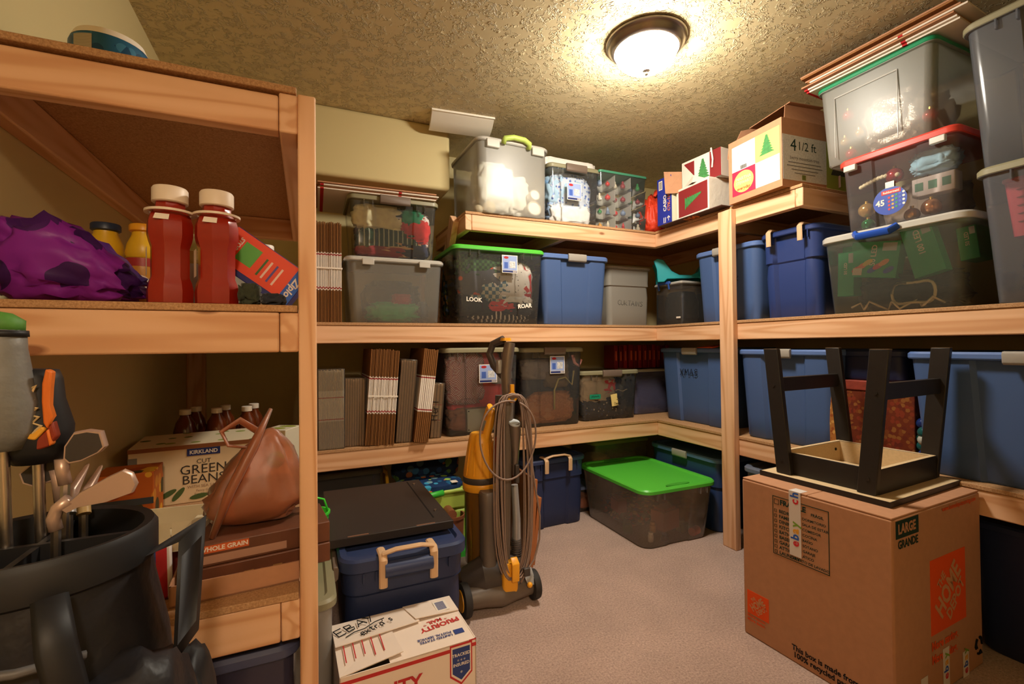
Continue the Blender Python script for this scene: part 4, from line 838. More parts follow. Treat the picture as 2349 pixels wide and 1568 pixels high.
# ---- clear bins on the lower shelf
def lowbin(label, uL, uR, vr, vt, Yf, d, uc=None, **k):
    x, w_ = on_back(uL, uR, vr, Yf); z_ = atY((uL+uR)/2, vt, Yf).z
    return x, w_, z_, tote('storage_bin', label, 'storage bin', (x, Yf+d/2, ZL), 0, w_, d, z_-ZL, CLEAR, OLIVE, r=.035, **k)
x1_, w1_, z1_, t1 = lowbin('large clear bin of red fabric with olive lid behind the vacuum handle', 1018, 1196, 806, 797, 2.49, .45, taper=.88, rec=(.2, .010))
sticker(t1, .03, (z1_-ZL)*.70, -.208, .11, .105)
heap(x1_, 2.535, ZL+.012, w1_*.86, .4, z1_-ZL-.05, [
 ('red blanket filling the large clear bin behind the vacuum', fab('crimson', (186,56,60)), .1, .12, 1.5, .8, 'blanket', 'blanket', .14),
 ('red and white mesh sack at the left of the red fabric bin', checks('mesh_red', (150,60,64), (196,176,176), 150), -.62, .35, .5, .5, 'sack', 'mesh_sack'),
 ('brown cloth at the lower left of the red fabric bin', fab('brown', (120,80,60)), -.4, .0, .7, .2),
 ('grey cloth at the upper right of the red fabric bin', fab('greycloth', (150,146,146)), .7, .6, .3, .2)])
kb = thing('control_box', 'pale grey screwed plastic control box at the bottom of the red fabric bin', 'box', (x1_+.04, 2.533, ZL+.015))
M().box(-.13, .13, 0, .035, 0, .13).build('case', mat('grey_case', (176,176,160), .5), kb, bevel=.004)
for a in (-.12, .12):
    for b in (.012, .118): M().cyl((a, -.001, b), (a, .002, b), .004).build('screw', BLACK, kb)
x2_, w2_, z2_, t2 = lowbin('large clear bin of brown plush with olive lid right of the vacuum', 1196, 1343, 806, 797, 2.545, .42, taper=.88, latch=LATCH, latch_w=.15, rec=(.18, .010))
sticker(t2, .03, (z2_-ZL)*.78, -.192, .105, .11)
heap(x2_, 2.59, ZL+.012, w2_*.86, .36, z2_-ZL-.05, [
 ('brown plush bear body low in the right large clear bin', mat('plush_brown', (176,120,82), .95, bump=(300, .9, .006), vary=(90, .2)), .25, .0, .7, .30, 'plush toy', 'plush_toy'),
 ('paler brown plush paw at the lower left of the plush bin', mat('plush_tan', (188,136,98), .95, bump=(300, .9, .006)), -.62, .0, .55, .24, 'plush toy', 'plush_toy'),
 ('grey fur cushion at the upper left of the plush bin', mat('plush_grey', (140,126,116), .95, bump=(300, .9, .006)), -.3, .62, .8, .2, 'cushion', 'cushion'),
 ('dark slate coat in the middle of the plush bin', fab('slate', (52,54,62)), 0, .25, 1.6, .45, 'garment', 'bunched_garment', .14),
 ('olive brown plush head in the middle right of the plush bin', mat('plush_olive', (122,102,74), .95, bump=(300, .9, .006)), .35, .5, .4, .2, 'plush toy', 'plush_toy')])
m = M(); m.tube([(x2_+.02, 2.592, ZL+.10), (x2_+.02, 2.588, ZL+.22), (x2_+.05, 2.588, ZL+.29), (x2_+.10, 2.588, ZL+.30), (x2_+.15, 2.59, ZL+.25), (x2_+.165, 2.59, ZL+.34)], .006, 6)
tag(m.build('beaded_string', mat('straw_beads', (190,176,110), .6), None, 'all'), 'straw coloured beaded string hanging in the plush bin', 'string')
m = M(); m.tube([(x2_+.155, 2.588, ZL+.44), (x2_+.17, 2.586, ZL+.39), (x2_+.20, 2.586, ZL+.37), (x2_+.22, 2.588, ZL+.41)], .010, 8)
tag(m.build('pink_ribbon', fab('pink', (206,140,140)), None, 'all'), 'pink ribbon bow at the upper right of the plush bin', 'ribbon')
x3_, w3_, z3_, t3 = lowbin('low clear latch bin of stuffed toys with a yellow note', 1333, 1470, 858, 849, 2.59, .40, taper=.88, latch=LATCH, latch_w=.15, rec=(.20, .010))
hh = z3_-ZL
M().box(.02, .072, -.187, -.186, hh*.26, hh*.50, Ry(-8)).build('yellow_note', mat('note_yellow', (226,204,130), .7), t3); hand('32', .022, BLACK, t3, (.045, -.188, hh*.40), (1,0,0), (0,0,1), .0012); hand('Decmbs', .018, BLACK, t3, (.028, -.188, hh*.30), (1,0,0), (0,0,1), .0010, .7)
M().box(-.17, -.085, -.190, -.189, hh*.44, hh*.53).build('green_tape', mat('green_tape', (20,138,104), .5), t3); strokes([[(0, 0), (.006, .012), (.012, .001), (.018, .012), (.026, .002), (.034, .011), (.042, .003), (.052, .011), (.06, .002)]], BLACK, t3, (-.158, -.1908, hh*.47), (1,0,0), (0,0,1), .0014)
heap(x3_, 2.635, ZL+.012, w3_*.86, .34, hh-.05, [
 ('cream plush animal with pointed ears in the stuffed toy bin', mat('plush_cream', (214,196,172), .95, bump=(300, .6, .005)), -.45, .35, .6, .55, 'plush toy', 'plush_toy'),
 ('red plush scarf in the middle of the stuffed toy bin', fab('scarlet', (190,50,52)), .05, .55, .35, .26, 'scarf', 'scarf'),
 ('dark navy plush blanket filling the stuffed toy bin', fab('navy', (30,38,62)), .25, .0, 1.3, .7, 'blanket', 'blanket', .13),
 ('black and white plush in the lower left of the stuffed toy bin', spots('bw_plush', (36,38,48), [(200,190,180),(60,70,110)], 40, .25), -.5, .0, .8, .32, 'plush toy', 'plush_toy')])
m = M(); m.tube([(x3_+.06+.012*i, 2.632, ZL+.19+.006*math.sin(i)) for i in range(9)], .003, 6); tag(m.build('white_string', mat('white_cord'), None, 'all'), 'short white string at the upper right of the stuffed toy bin', 'string')
d4 = tote('storage_bin', 'clear bin with milky lid in the corner beneath the dark red books', 'storage bin', (2.37, 2.68+.20, ZL), 0, .50, .40, .325, clear('clear_indigo', (150,150,190), a=.35, rough=.2, tint=(206,206,236)), LIDWHITE, taper=.9, ribs=False, lid_h=.02)
cloth('dark indigo clothes filling the corner bin beneath the red books', fab('indigo', (50,50,84)), (2.37, 2.87, ZL+.012), (.2, .15, .12), 131)
RB = mat('book_red', (128,26,28), .4); zz = ZL+.326
rnd = random.Random(9)
for i in range(12):
    tw = .026+rnd.random()*.014; t = thing('hardback_book', 'dark red hardback standing %s in the row on the corner bin' % ('first from the left','second from the left','third from the left','fourth from the left','fifth from the left','sixth from the left','seventh from the left','eighth from the left','ninth from the left','tenth from the left','eleventh from the left','last at the right end')[i], 'book', (2.05+i*.044, 2.80, zz), 0, 'dark red books on the corner bin')
    h_ = .178-rnd.random()*.012; M().box(0, tw, 0, .13, 0, h_).build('cover', mat('book_red%d' % (i % 3), [(128,26,28),(110,22,26),(150,34,34)][i % 3], .4), t, bevel=.003)
    M().box(tw*.3, tw*.7, -.0008, 0, h_*.35, h_*.75).build('spine_title', mat('spine_orange', (206,96,60), .5), t); M().box(.003, tw-.003, .008, .131, h_-.001, h_+.0006).build('pages', WHITE, t)
# ---- right wall, lower shelf
def bluebin(label, uL, uR, vt, X, d, y0=None, y1=None, **k):
    a, b = (atX(uL, vt, X).y if y0 is None else y0), (atX(uR, vt, X).y if y1 is None else y1); z_ = atX(uL, vt, X).z
    return tote('storage_tote', label, 'storage tote', (X+d/2, (a+b)/2, ZL), -90, a-b, d, z_-ZL, BLUE, BLUELID, taper=.87, latch=GREYH, latch_w=.12, rec=((a-b)*.4, .014), ribs=False, r=.045, lid_h=.026, **k), a, b, z_
tx, xa, xb, xz = bluebin('blue tote marked XMAS left of the tall wooden post', 1508, 1672, 798, 2.225, .44)
hand('XMAS', .042, BLACK, tx, (-.11, -.1975, .30), (1, 0, .02), (0, 0, 1), .0018, 1.0)
m = thing('paper_pennant', 'orange and green paper pennant sticking out on the XMAS tote', 'pennant', (2.275, xb+.17, xz+.001), -90)
for i, c in enumerate(((226,96,30),(60,110,50),(236,140,40))):
    M().loft([[(-.10+i*.04, -.02+i*.03, 0), (.06+i*.05, -.06+i*.03, .0), (.08+i*.03, .04, .012), (-.06+i*.04, .04, .008)], [(-.10+i*.04, -.02+i*.03, .004+.004*i), (.06+i*.05, -.06+i*.03, .004+.004*i), (.08+i*.03, .04, .02+.004*i), (-.06+i*.04, .04, .014+.004*i)]]).build('paper_flag', mat('flag%d' % i, c, .7), m)
tb_, ba, bb, bz_ = bluebin('blue tote right of the tall wooden post behind the black stool', 1686, 1915, 801, 2.17, .46)
tc_, ca, cb_, cz2 = bluebin('largest blue tote at the right edge behind the black stool', 2068, 2349, 806, 2.17, .50, y1=.36)
# brocade box with navy tote on it, seen between the stool legs
BRO = spots('brocade', (104,44,24), [(124,50,30),(134,84,40),(96,38,26),(120,62,30)], 60, .55, .6)
bb2 = thing('brocade_box', 'red and gold patterned keepsake box between the blue totes', 'box', (2.25, 1.20, ZL), -90)
M().box(-.13, .13, 0, .28, 0, .29).build('box_body', BRO, bb2, bevel=.004); M().box(-.135, .135, -.005, .285, .29, .335).build('box_lid', mat('brocade_lid', (124,48,34), .6, vary=(40, .3)), bb2, bevel=.005)
fb = thing('picture_frame', 'ornate gold picture frame standing against the blue tote', 'picture frame', (2.20, 1.378, ZL), -90)
M().box(0, .035, 0, .30, 0, .33).build('frame', spots('gilt', (170,110,56), [(200,150,80),(150,80,40)], 60, .4, .4), fb, bevel=.006); M().box(-.001, .004, .03, .27, .03, .30).build('backing', KRAFT2, fb)
tote('storage_tote', 'dark navy tote lying on the brocade box', 'storage tote', (2.25+.20, 1.235, ZL+.336), -90, .27, .40, .135, mat('deep_navy', (28,36,70), .45), NAVYP, taper=.94, ribs=False)
rnd = random.Random(12)
GOL = [(30,90,90,'teal'),(226,90,30,'orange'),(30,50,110,'blue'),(40,44,50,'black'),(190,190,180,'silver'),(24,70,60,'dark green')]
yb0 = 1.045
for i in range(11):
    col = GOL[[3,5,1,2,0,3,4,5,3,0,2][i]]; r = .024
    o = M().ball((0, 0, r), r, 9).build('glass_ornament', mat('orn_%s' % col[3], col[:3], .15, .5, .2), None, 'all')
    o.location = (2.24+.03*(i % 3), yb0+.018*((i*7) % 3)-.012, ZL+.030*(i//2)); tag(o, '%s glass ball, %s from the bottom of the heap by the largest tote' % (col[3], ('first','second','third','fourth','fifth','sixth','seventh','eighth','ninth','tenth','eleventh')[i]), 'ornament', 'ornament heap on the lower right shelf')
# ---------------------------------------------------------------- moving carton and upturned stool
hb = thing('moving_carton', 'large brown moving carton with orange logo at the front right', 'carton', (1.578, .812, 0), 2.5)
BW, BD, BH = .572, .50, .60      # local x to the right, local y away, corner at the near left vertical edge
M().box(0, BW, 0, BD, 0, BH-.006).build('carton', KRAFT, hb, bevel=.006)
M().box(.002, BW-.002, .002, BD/2-.001, BH-.006, BH).build('top_flap', KRAFT, hb, bevel=.002); M().box(.002, BW-.002, BD/2+.001, BD-.002, BH-.006, BH).build('top_flap', KRAFT, hb, bevel=.002)
LX_, LY_ = -.0008, -.0008
def tl_(s, sz, m, y, z, bold=.02, align='LEFT', **k): return text(s, sz, m, hb, (LX_-.0004, y, z), (0,-1,0), (0,0,1), align, bold, **k)   # on the left (-x) face
def tf_(s, sz, m, x, z, bold=.02, align='LEFT', **k): return text(s, sz, m, hb, (x, LY_-.0004, z), (1,0,0), (0,0,1), align, bold, **k)    # on the front (-y) face
def lineframe(parent, face, a0, a1, z0, z1, w, m, nm='printed_frame'):
    g = M()
    for p, q, r, s in ((a0, a1, z0, z0+w), (a0, a1, z1-w, z1), (a0, a0+w, z0, z1), (a1-w, a1, z0, z1)):
        if face == 'L': g.box(LX_, 0, p, q, r, s)
        else: g.box(p, q, LY_, 0, r, s)
    return g.build(nm, m, parent)
ya, yb = .374, .178          # left face: y falls to the right
lineframe(hb, 'L', yb, ya, .355, .565, .0022, GREENINK)
rows = ['FRAGILE', 'BEDROOM', 'FAMILY', 'DINING', 'KITCHEN', 'BATH', 'BASEMENT', 'GARAGE', 'ATTIC', 'LAUNDRY']; es = ['FRÁGIL', 'DORMITORIO', 'SALA DE ESTAR', 'COMEDOR', 'COCINA', 'BAÑO', 'SÓTANO', 'GARAJE', 'ÁTICO', 'CUARTO DE LAVADO']
tl_('FRAGILE', .025, GREENINK, ya-.028, .546, .04); tl_('FRÁGIL', .013, GREENINK, ya-.138, .536, .03)
lineframe(hb, 'L', ya-.024, ya-.006, .537, .555, .0014, GREENINK, 'check_box')
for i in range(1, 10):
    zz_ = .532-i*.0185
    lineframe(hb, 'L', ya-.016, ya-.006, zz_-.005, zz_+.005, .0012, GREENINK, 'check_box')
    tl_(rows[i], .016, GREENINK, ya-.024, zz_, .03); tl_(es[i], .0125, GREENINK, ya-.108 if i < 9 else ya-.072, zz_ if i < 9 else .366, .02)
def tape(parent, face, a, z0, z1, w, over=0, marks=(('ebay', .5),)):
    g = M()
    if face == 'L': g.box(-.0014, -.0009, a-w/2, a+w/2, z0, z1)
    else: g.box(a-w/2, a+w/2, -.0014, -.0009, z0, z1)
    if over: g.box(-.0014, over, a-w/2, a+w/2, BH, BH+.0006)
    t = g.build('packing_tape', mat('tape_white', (216,206,200), .4), parent)
    cols = [(206,40,50), (40,90,190), (226,160,40), (120,160,50)]
    for word, f in marks:
        zc_ = z0+(z1-z0)*f; adv = 0
        for k, ch in enumerate(word):
            zz_ = zc_-.033+adv; adv += .0225 if ch != 'y' else .02
            if face == 'L': text(ch, .040, mat('ebay%d' % k, cols[k % 4], .5), t, (-.0018, a, zz_), (0,0,1), (0,1,0), 'LEFT', .03)
            else: text(ch, .040, mat('ebay%d' % k, cols[k % 4], .5), t, (a, -.0018, zz_), (0,0,1), (-1,0,0), 'LEFT', .03)
    return t
tape(hb, 'L', .291, .375, BH, .042, .04, (('ebay', .30), ('ch', .95)))
def depot_logo(x0, z0, s, face, off):
    def pt(a, b): return (a, LY_, b) if face == 'F' else (LX_, a, b)
    sg = 1 if face == 'F' else -1
    g = M()
    if face == 'F': g.box(x0, x0+s, LY_, 0, z0, z0+s)
    else: g.box(LX_, 0, x0-s, x0, z0, z0+s)
    pn = g.build('orange_logo', ORANGE, hb)
    d = Vector((1, 0, .95)) if face == 'F' else Vector((0, -1, .95)); u = Vector((-.95, 0, 1)) if face == 'F' else Vector((0, .95, 1)); e = -.0016
    for word, off, al, sz, wx in (('THE', .27, -.02, .17, .75), ('HOME', .02, 0, .40, .70), ('DEPOT', -.24, .03, .24, .80)):
        o = d.normalized()*al*s + u.normalized()*off*s; c = s/2
        p = (x0+c+o.x, e, z0+c+o.z) if face == 'F' else (e, x0-c+o.y, z0+c+o.z)
        text(word, sz*s, mat('kraft_letter', (200,146,102), .7), pn, p, d, u, 'CENTER', .035, wx=wx)
    return pn
depot_logo(.215, .195, .235, 'F', 0)
tf_('More saving.', .038, ORANGE, .215, .160, .035, wx=.9); tf_('More doing.', .038, ORANGE, .215, .118, .035, wx=.9)
M().box(.018, .150, LY_, 0, .535, .588).build('green_patch', GREENINK, hb); tf_('LARGE', .040, KRAFT, .030, .561, .04, wx=.85); tf_('GRANDE', .034, GREENINK, .028, .515, .03, wx=.85)
tf_('www.homedepotmoving.com', .022, ORANGE, .30, .578, .02, wx=.9)
depot_logo(.484, .085, .088, 'L', 0)
tl_('More saving.', .015, ORANGE, .484, .077, .03); tl_('More doing.', .015, ORANGE, .484, .062, .03)
tl_('This box is made from', .026, BLACK, .31, .052, .03, wx=.9); tl_('100% recycled paper.', .026, BLACK, .305, .028, .03, wx=.9)
tape(hb, 'F', .305, .0, .135, .042, 0, (('ebay', .5),)); tape(hb, 'F', .165, .0, .085, .042, 0, (('bay', .4),)); tape(hb, 'F', .44, .0, .085, .042, 0, (('ebay', .5),))
m = M(); cx_r, cz_r = .535, .075
for k in range(3):
    a0_ = k*2*math.pi/3
    m.tube([(cx_r+.022*math.cos(a0_+t_*.35), LY_, cz_r+.028*math.sin(a0_+t_*.35)) for t_ in range(5)], [.004, .004, .004, .007, .001], 6)
m.build('recycling_mark', BLACK, hb)

# upturned black stool, its seat lying on the carton
SB = mat('black_brown_stain', (36,32,30), .42, .4, vary=(25, .15)); MDF = mat('raw_fibreboard', (206,180,140), .8, .15, vary=(120, .06))
pz_ = BH+.001
def stp(u, v, z=pz_): return atZ(u, v, z)
a, b, c = stp(1762, 1085), stp(2042, 1165), stp(2203, 1112)
ang = math.degrees(math.atan2((c-b).y, (c-b).x)); L1 = (a-b).length; L2 = (c-b).length
st = thing('step_stool', 'upturned black wooden stool standing on the moving carton', 'stool', (b.x, b.y, pz_), ang)
M().box(0, L2, 0, L1, 0, .018).build('seat_board', MDF, st, bevel=.002)
for bx_ in ((-.002, L2+.002, -.002, .0), (-.002, L2+.002, L1, L1+.002), (-.002, 0, 0, L1), (L2, L2+.002, 0, L1)): M().box(bx_[0], bx_[1], bx_[2], bx_[3], 0, .0185).build('edge_band', SB, st)
i0 = .045; AX0, AX1, AY0, AY1 = i0, L2-i0, i0+.005, L1-i0-.005; AH = .083
for q in ((AX0, AX1, AY0, AY0+.016), (AX0, AX1, AY1-.016, AY1)): 
    r_ = M().box(*q, .018, .018+AH).build('apron', SB, st, bevel=.002); yy0 = q[2]+.0162 if q[2] == AY0 else q[2]-.0008
    M().box(q[0]+.016, q[1]-.016, yy0, yy0+.0006, .019, .017+AH).build('raw_inner_face', MDF, r_); M().box(q[0]+.001, q[1]-.001, q[2]+.001, q[3]-.001, .018+AH, .0186+AH).build('raw_top_edge', MDF, r_)
for q in ((AX0, AX0+.016, AY0+.016, AY1-.016), (AX1-.016, AX1, AY0+.016, AY1-.016)):
    r_ = M().box(*q, .018, .018+AH).build('apron', SB, st, bevel=.002); xx0 = q[0]+.0162 if q[0] == AX0 else q[0]-.0008
    M().box(xx0, xx0+.0006, q[2], q[3], .019, .017+AH).build('raw_inner_face', MDF, r_); M().box(q[0]+.001, q[1]-.001, q[2], q[3], .018+AH, .0186+AH).build('raw_top_edge', MDF, r_)
for x_, y_, z_ in ((AX0+.06, AY1-.017, .045), (AX0+.06, AY1-.017, .085), (AX1-.05, AY1-.017, .07)): M().cyl((x_, y_-.002, z_), (x_, y_+.0005, z_), .006).build('screw_hole', BLACK, st)
m = M().prism([(.012*math.cos(a_), .02*math.sin(a_)) for a_ in [i*math.pi/8 for i in range(16)]], 0, .002); m.v = [(AX0+.0165+c_, AY0+.13+a_, .062+b_) for a_, b_, c_ in m.v]; m.build('screw_hole', BLACK, st)
LH = .478; SPL = .035
def leg(x, y, sx, sy):
    w_, t_ = .022, .056
    rings = []
    for k in (0, 1):
        ox_, oy_ = 0, sy*SPL*k*1.3
        rings.append([(x+ox_-w_/2, y+oy_-t_/2, .019+LH*k), (x+ox_+w_/2, y+oy_-t_/2, .019+LH*k), (x+ox_+w_/2, y+oy_+t_/2, .019+LH*k), (x+ox_-w_/2, y+oy_+t_/2, .019+LH*k)])
    l_ = M().loft(rings).build('leg', SB, st, bevel=.0025)
    M().loft([[(p[0], p[1], .019+LH) for p in rings[1]], [(p[0], p[1], .0196+LH) for p in rings[1]]]).build('worn_foot_edge', mat('worn_edge', (150,120,90), .7), l_)
    for zz_ in (.07, .355): M().cyl((x-w_/2-.0015, y+sy*SPL*1.3*zz_/LH, zz_), (x, y+sy*SPL*1.3*zz_/LH, zz_), .006, n=10).build('plug', SB, l_)
E4 = ((AX0-.011, AY0+.028, -1, -1), (AX1+.011, AY0+.028, 1, -1), (AX0-.011, AY1-.028, -1, 1), (AX1+.011, AY1-.028, 1, 1))
for q in E4: leg(*q)
for sy, y_ in ((-1, AY0+.028), (1, AY1-.028)):
    yo = y_+sy*SPL*1.3*.35/LH
    M().box(AX0, AX1, yo-.011, yo+.011, .33, .385).build('stretcher', SB, st, bevel=.002)

# ---------------------------------------------------------------- bins on the floor
fg = tote('storage_bin', 'clear bin of small toys with lime green lid out on the carpet', 'storage bin', (1.915, 2.335, 0), -1, .535, .69, .335, clear('clear_plastic_warm', (222,212,202), a=.30, rough=.18), GREENLID, taper=.86, lid_h=.026, r=.06, ribs=True, rec=(.16, .008), dome=.0, wave=.0)
for sy in (-1, 1):
    m = M().prism([(.085*math.cos(a_), .018*math.sin(a_)+sy*.30) for a_ in [i*math.pi/8 for i in range(16)]], .333, .3362); m.build('lid_grip', mat('green_grip', (66,160,48), .4), fg)
rnd = random.Random(21); TC = [('orange plastic', (226,96,50)), ('brown wooden', (156,96,64)), ('grey plastic', (120,116,120)), ('green plastic', (70,130,70)), ('red plastic', (170,60,56)), ('white plastic', (214,206,198)), ('tan wooden', (190,150,110)), ('dark blue plastic', (50,60,96)), ('yellow plastic', (206,170,70))]
def toy(kind, label, x, y, z, col, s, rz):
    m = M()
    if kind == 'cyl': m.lathe([(s*.9, -s*1.3), (s, -s*1.2), (s, -s*.3), (s*.93, -s*.25), (s*.93, -s*.1), (s, 0), (s, s*1.2), (s*.9, s*1.3)], 18, Ry(90))
    elif kind == 'jar': m.lathe([(s*.9, 0), (s, .005), (s, s*2), (s*.7, s*2.3), (s*.7, s*2.6), (s*.8, s*2.6), (s*.8, s*3.1), (s*.75, s*3.15)], 18)
    elif kind == 'block': m.box(-s*1.6, s*1.6, -s, s, 0, s*2.4); m.box(-s*1.2, s*1.2, -s*.8, s*.8, s*2.4, s*2.7)
    else: m.lathe([(s, 0), (s*1.2, s*.4), (s*.5, s*1.2), (s*.7, s*1.6), (s*.3, s*2.2)], 12)
    o = m.build('toy', mat('toy_%d_%d_%d' % col, col, .45), None, True, bevel=.002 if kind == 'block' else 0); o.location = (x, y, z+(s if kind == 'cyl' else 0)); o.rotation_euler = (0, 0, math.radians(rz)); return tag(o, label, 'toy', 'toys in the lime lidded floor bin')
toy('cyl', 'orange striped plastic barrel at the front of the toy bin', 2.06, 2.065, .012, (226,96,50), .024, 15)
toy('jar', 'white capped toy bottle at the near corner of the toy bin', 1.77, 2.10, .012, (214,206,198), .017, 0)
toy('block', 'brown toy crate in the middle front of the toy bin', 1.90, 2.13, .06, (150,84,56), .045, 12)
toy('jar', 'amber toy jar beside the brown crate in the toy bin', 1.81, 2.13, .05, (180,130,70), .018, 0)
toy('block', 'reddish toy block standing upright at the left of the toy bin', 1.76, 2.38, .10, (170,80,60), .030, 80)
toy('block', 'flat green toy plank lying at the left of the toy bin', 1.74, 2.27, .012, (84,120,60), .022, 60)
toy('pawn', 'dark blue toy figure at the near corner of the toy bin', 1.85, 2.08, .012, (50,60,96), .022, 0)
toy('block', 'grey toy engine behind the brown crate in the toy bin', 1.98, 2.25, .012, (110,106,106), .04, 30)
toy('block', 'green toy base under the barrel in the toy bin', 2.04, 2.14, .012, (70,110,64), .02, 5)
cloth('heap of dark mixed small toys at the back of the toy bin', spots('toy_mix', (70,60,56), [(120,80,60),(80,90,70),(150,70,60),(60,64,84),(160,130,90)], 42, .6), (1.92, 2.45, .012), (.19, .20, .06), 151, cat='toy heap', name='toy_heap', amp=.4)
nb = tote('storage_tote', 'navy tote with tan clip handles on the floor right of the vacuum', 'storage tote', (1.40, 2.52+.19, 0), 3, .46, .38, .425, NAVYP, NAVYLID, taper=.88, ledge=.72, clip=(TAN, .085, 1), rec=(.17, .014), r=.05)
sbx = tote('storage_bin', 'small clear shoe box with light blue lid beside the navy tote', 'storage bin', (1.712, 2.835, 0), 0, .20, .33, .17, CLEAR, mat('lilac_lid', (120,140,196), .4), taper=.9, ribs=False, lid_h=.018, r=.02)
cloth('pair of brown leather shoes inside the small shoe box', fab('leather', (120,76,60)), (1.712, 2.80, .01), (.075, .13, .055), 161, cat='shoes', name='shoes', amp=.2)
ob = tote('storage_bin', 'olive lidded clear bin deep in the corner behind the lime lidded floor bin', 'storage bin', (2.085, 2.93, 0), 0, .51, .36, .44, clear('clear_olive', (180,176,130), a=.34, rough=.2, tint=(220,216,180)), mat('olive_green_lid', (130,128,76), .5), taper=.9, ribs=False)
cloth('blue grey blanket filling the corner floor bin', fab('bluegrey', (96,110,140)), (2.19, 2.92, .012), (.12, .13, .15), 162, cat='blanket', name='blanket', amp=.2); cloth('tan blanket in the left half of the corner floor bin', fab('tan', (186,150,112)), (1.96, 2.92, .012), (.10, .13, .15), 163, cat='blanket', name='blanket', amp=.2)
tote('storage_tote', 'blue lidded tote on the floor between the lime lidded bin and the post', 'storage tote', (2.195+.23, 2.315, 0), -90, .62, .46, .44, mat('teal_navy', (40,62,104), .4), BLUELID, taper=.9, ledge=.62, latch=GREYH, latch_w=.12, ribs=False, r=.06, lid_recess=.012)
tote('storage_tote', 'dark grey tote on the floor half hidden by the moving carton', 'storage tote', (2.125+.22, 1.585, 0), -90, .44, .44, .47, mat('blue_grey_tote', (72,82,104), .45), mat('blue_grey_lid', (96,104,122), .42), taper=.88, ledge=.8, ribs=False, r=.05, rec=(.18, .014))
tote('storage_tote', 'dark blue tote on the floor right of the moving carton', 'storage tote', (2.24+.22, .62, 0), -90, .62, .44, .47, mat('midnight_tote', (34,44,80), .45), NAVYP, taper=.88, ribs=False, r=.05, rec=(.2, .014))

# ---------------------------------------------------------------- floor items at the left of the aisle
nt1 = tote('storage_tote', 'navy tote with tan carry handle under the black board', 'storage tote', (.315, 1.605+.29, 0), 0, .44, .58, .425, NAVYP, NAVYLID, taper=.88, ledge=.74, clip=(TAN, .085, 1), r=.055, lid_recess=.012, lid_h=.045)
M().cyl((-.08, -.302, .385), (.08, -.302, .385), .026, n=14).build('handle_roll', NAVYLID, nt1, True)
bp_ = thing('drawer_panel', 'flat black shelf panel with metal pins lying on the navy tote', 'panel', (.295, 2.02, .432), 0)
M().box(-.225, .215, -.30, .30, 0, .030).build('board', mat('black_laminate', (44,38,36), .45, .35), bp_, bevel=.002)
M().box(.150, .156, -.24, .28, .0296, .0304).build('groove', BLACK, bp_)
for x_, y_ in ((.175, .22), (.178, -.17)): M().cyl((x_, y_, .030), (x_, y_, .036), .006, n=10).build('pin', STEEL, bp_, True)
for x_, y_ in ((-.13, -.296), (.11, -.296)): M().box(x_-.035, x_+.035, y_-.002, y_+.006, .030, .0312).build('chipped_edge', mat('chip', (120,84,64), .7), bp_)
us = thing('mailing_carton', 'white postal carton with crossed flaps and blue shield in front of the navy tote', 'carton', (.265, 1.455, 0), 2)
UW, UD, UH = .385, .255, .25; USW = mat('postal_white', (226,210,196), .65, .25)
M().box(-UW/2, UW/2, -UD/2, -UD/2+.003, 0, UH).build('front_panel', USW, us); M().box(-UW/2, UW/2, UD/2-.003, UD/2, 0, UH).build('back_panel', USW, us); M().box(-UW/2, -UW/2+.003, -UD/2, UD/2, 0, UH).build('side_panel', USW, us); M().box(UW/2-.003, UW/2, -UD/2, UD/2, 0, UH).build('side_panel', USW, us); M().box(-UW/2, UW/2, -UD/2, UD/2, 0, .003).build('bottom_panel', USW, us)
def sheet4(p, th=.0025): 
    a_ = [Vector(q) for q in p]; n = Vector((0, 0, th)); return M().loft([[tuple(q) for q in a_], [tuple(q+n) for q in a_]])
sheet4([(-UW/2, UD/2, UH), (-UW/2, -.01, UH+.012), (.06, .02, UH+.006), (.06, UD/2, UH)]).build('top_flap', USW, us)
sheet4([(.03, UD/2, UH+.003), (.05, .03, UH+.010), (UW/2, .03, UH+.002), (UW/2, UD/2, UH+.001)]).build('top_flap', USW, us)
sheet4([(-UW/2, -UD/2, UH), (-.02, -UD/2+.02, UH+.008), (-.03, .045, UH+.001), (-UW/2, .02, UH+.001)]).build('top_flap', USW, us)
sheet4([(-.06, -UD/2, UH-.004), (UW/2, -UD/2, UH-.004), (UW/2, .06, UH-.003), (-.06, .06, UH-.003)]).build('top_flap', USW, us)
hand('EBAY', .036, BLACK, us, (-.178, .040, UH+.0125), (1, .42, 0), (-.4, 1, 0), .0016); hand("extra's", .026, BLACK, us, (-.115, .012, UH+.0145), (1, .42, 0), (-.4, 1, 0), .0014, 1.0)
strokes([[(0, 0), (.03, .005), (.06, -.003), (.10, .004), (.13, 0)]], BLACK, us, (-.160, .026, UH+.014), (1, .42, 0), (-.4, 1, 0), .0014)
POST = mat('postal_red', (186,44,44), .6); PB_ = mat('postal_blue', (44,62,124), .6)
zt_ = UH+.0007
text('PRIORITY', .030, POST, us, (.115, -.015, zt_), (-1, -.12, 0), (.12, -1, 0), 'CENTER', .03); text('* MAIL *', .022, POST, us, (.105, .010, zt_), (-1, -.12, 0), (.12, -1, 0), 'CENTER', .03)
M().box(.142, .172, -.085, -.062, zt_-.001, zt_).build('eagle_mark', PB_, us); text('UNITED STATES', .014, PB_, us, (.135, -.080, zt_), (-1, 0, 0), (0, -1, 0), 'LEFT', .03); text('POSTAL SERVICE', .014, PB_, us, (.135, -.066, zt_), (-1, 0, 0), (0, -1, 0), 'LEFT', .03)
M().box(.125, .168, .045, .105, UH+.0062, UH+.0068).build('barcode_patch', WHITE, us); m = M(); 
for i in range(14): m.box(.130, .160, .052+i*.0035, .052+i*.0035+.0016, UH+.0068, UH+.0074)
m.build('barcode', PB_, us)
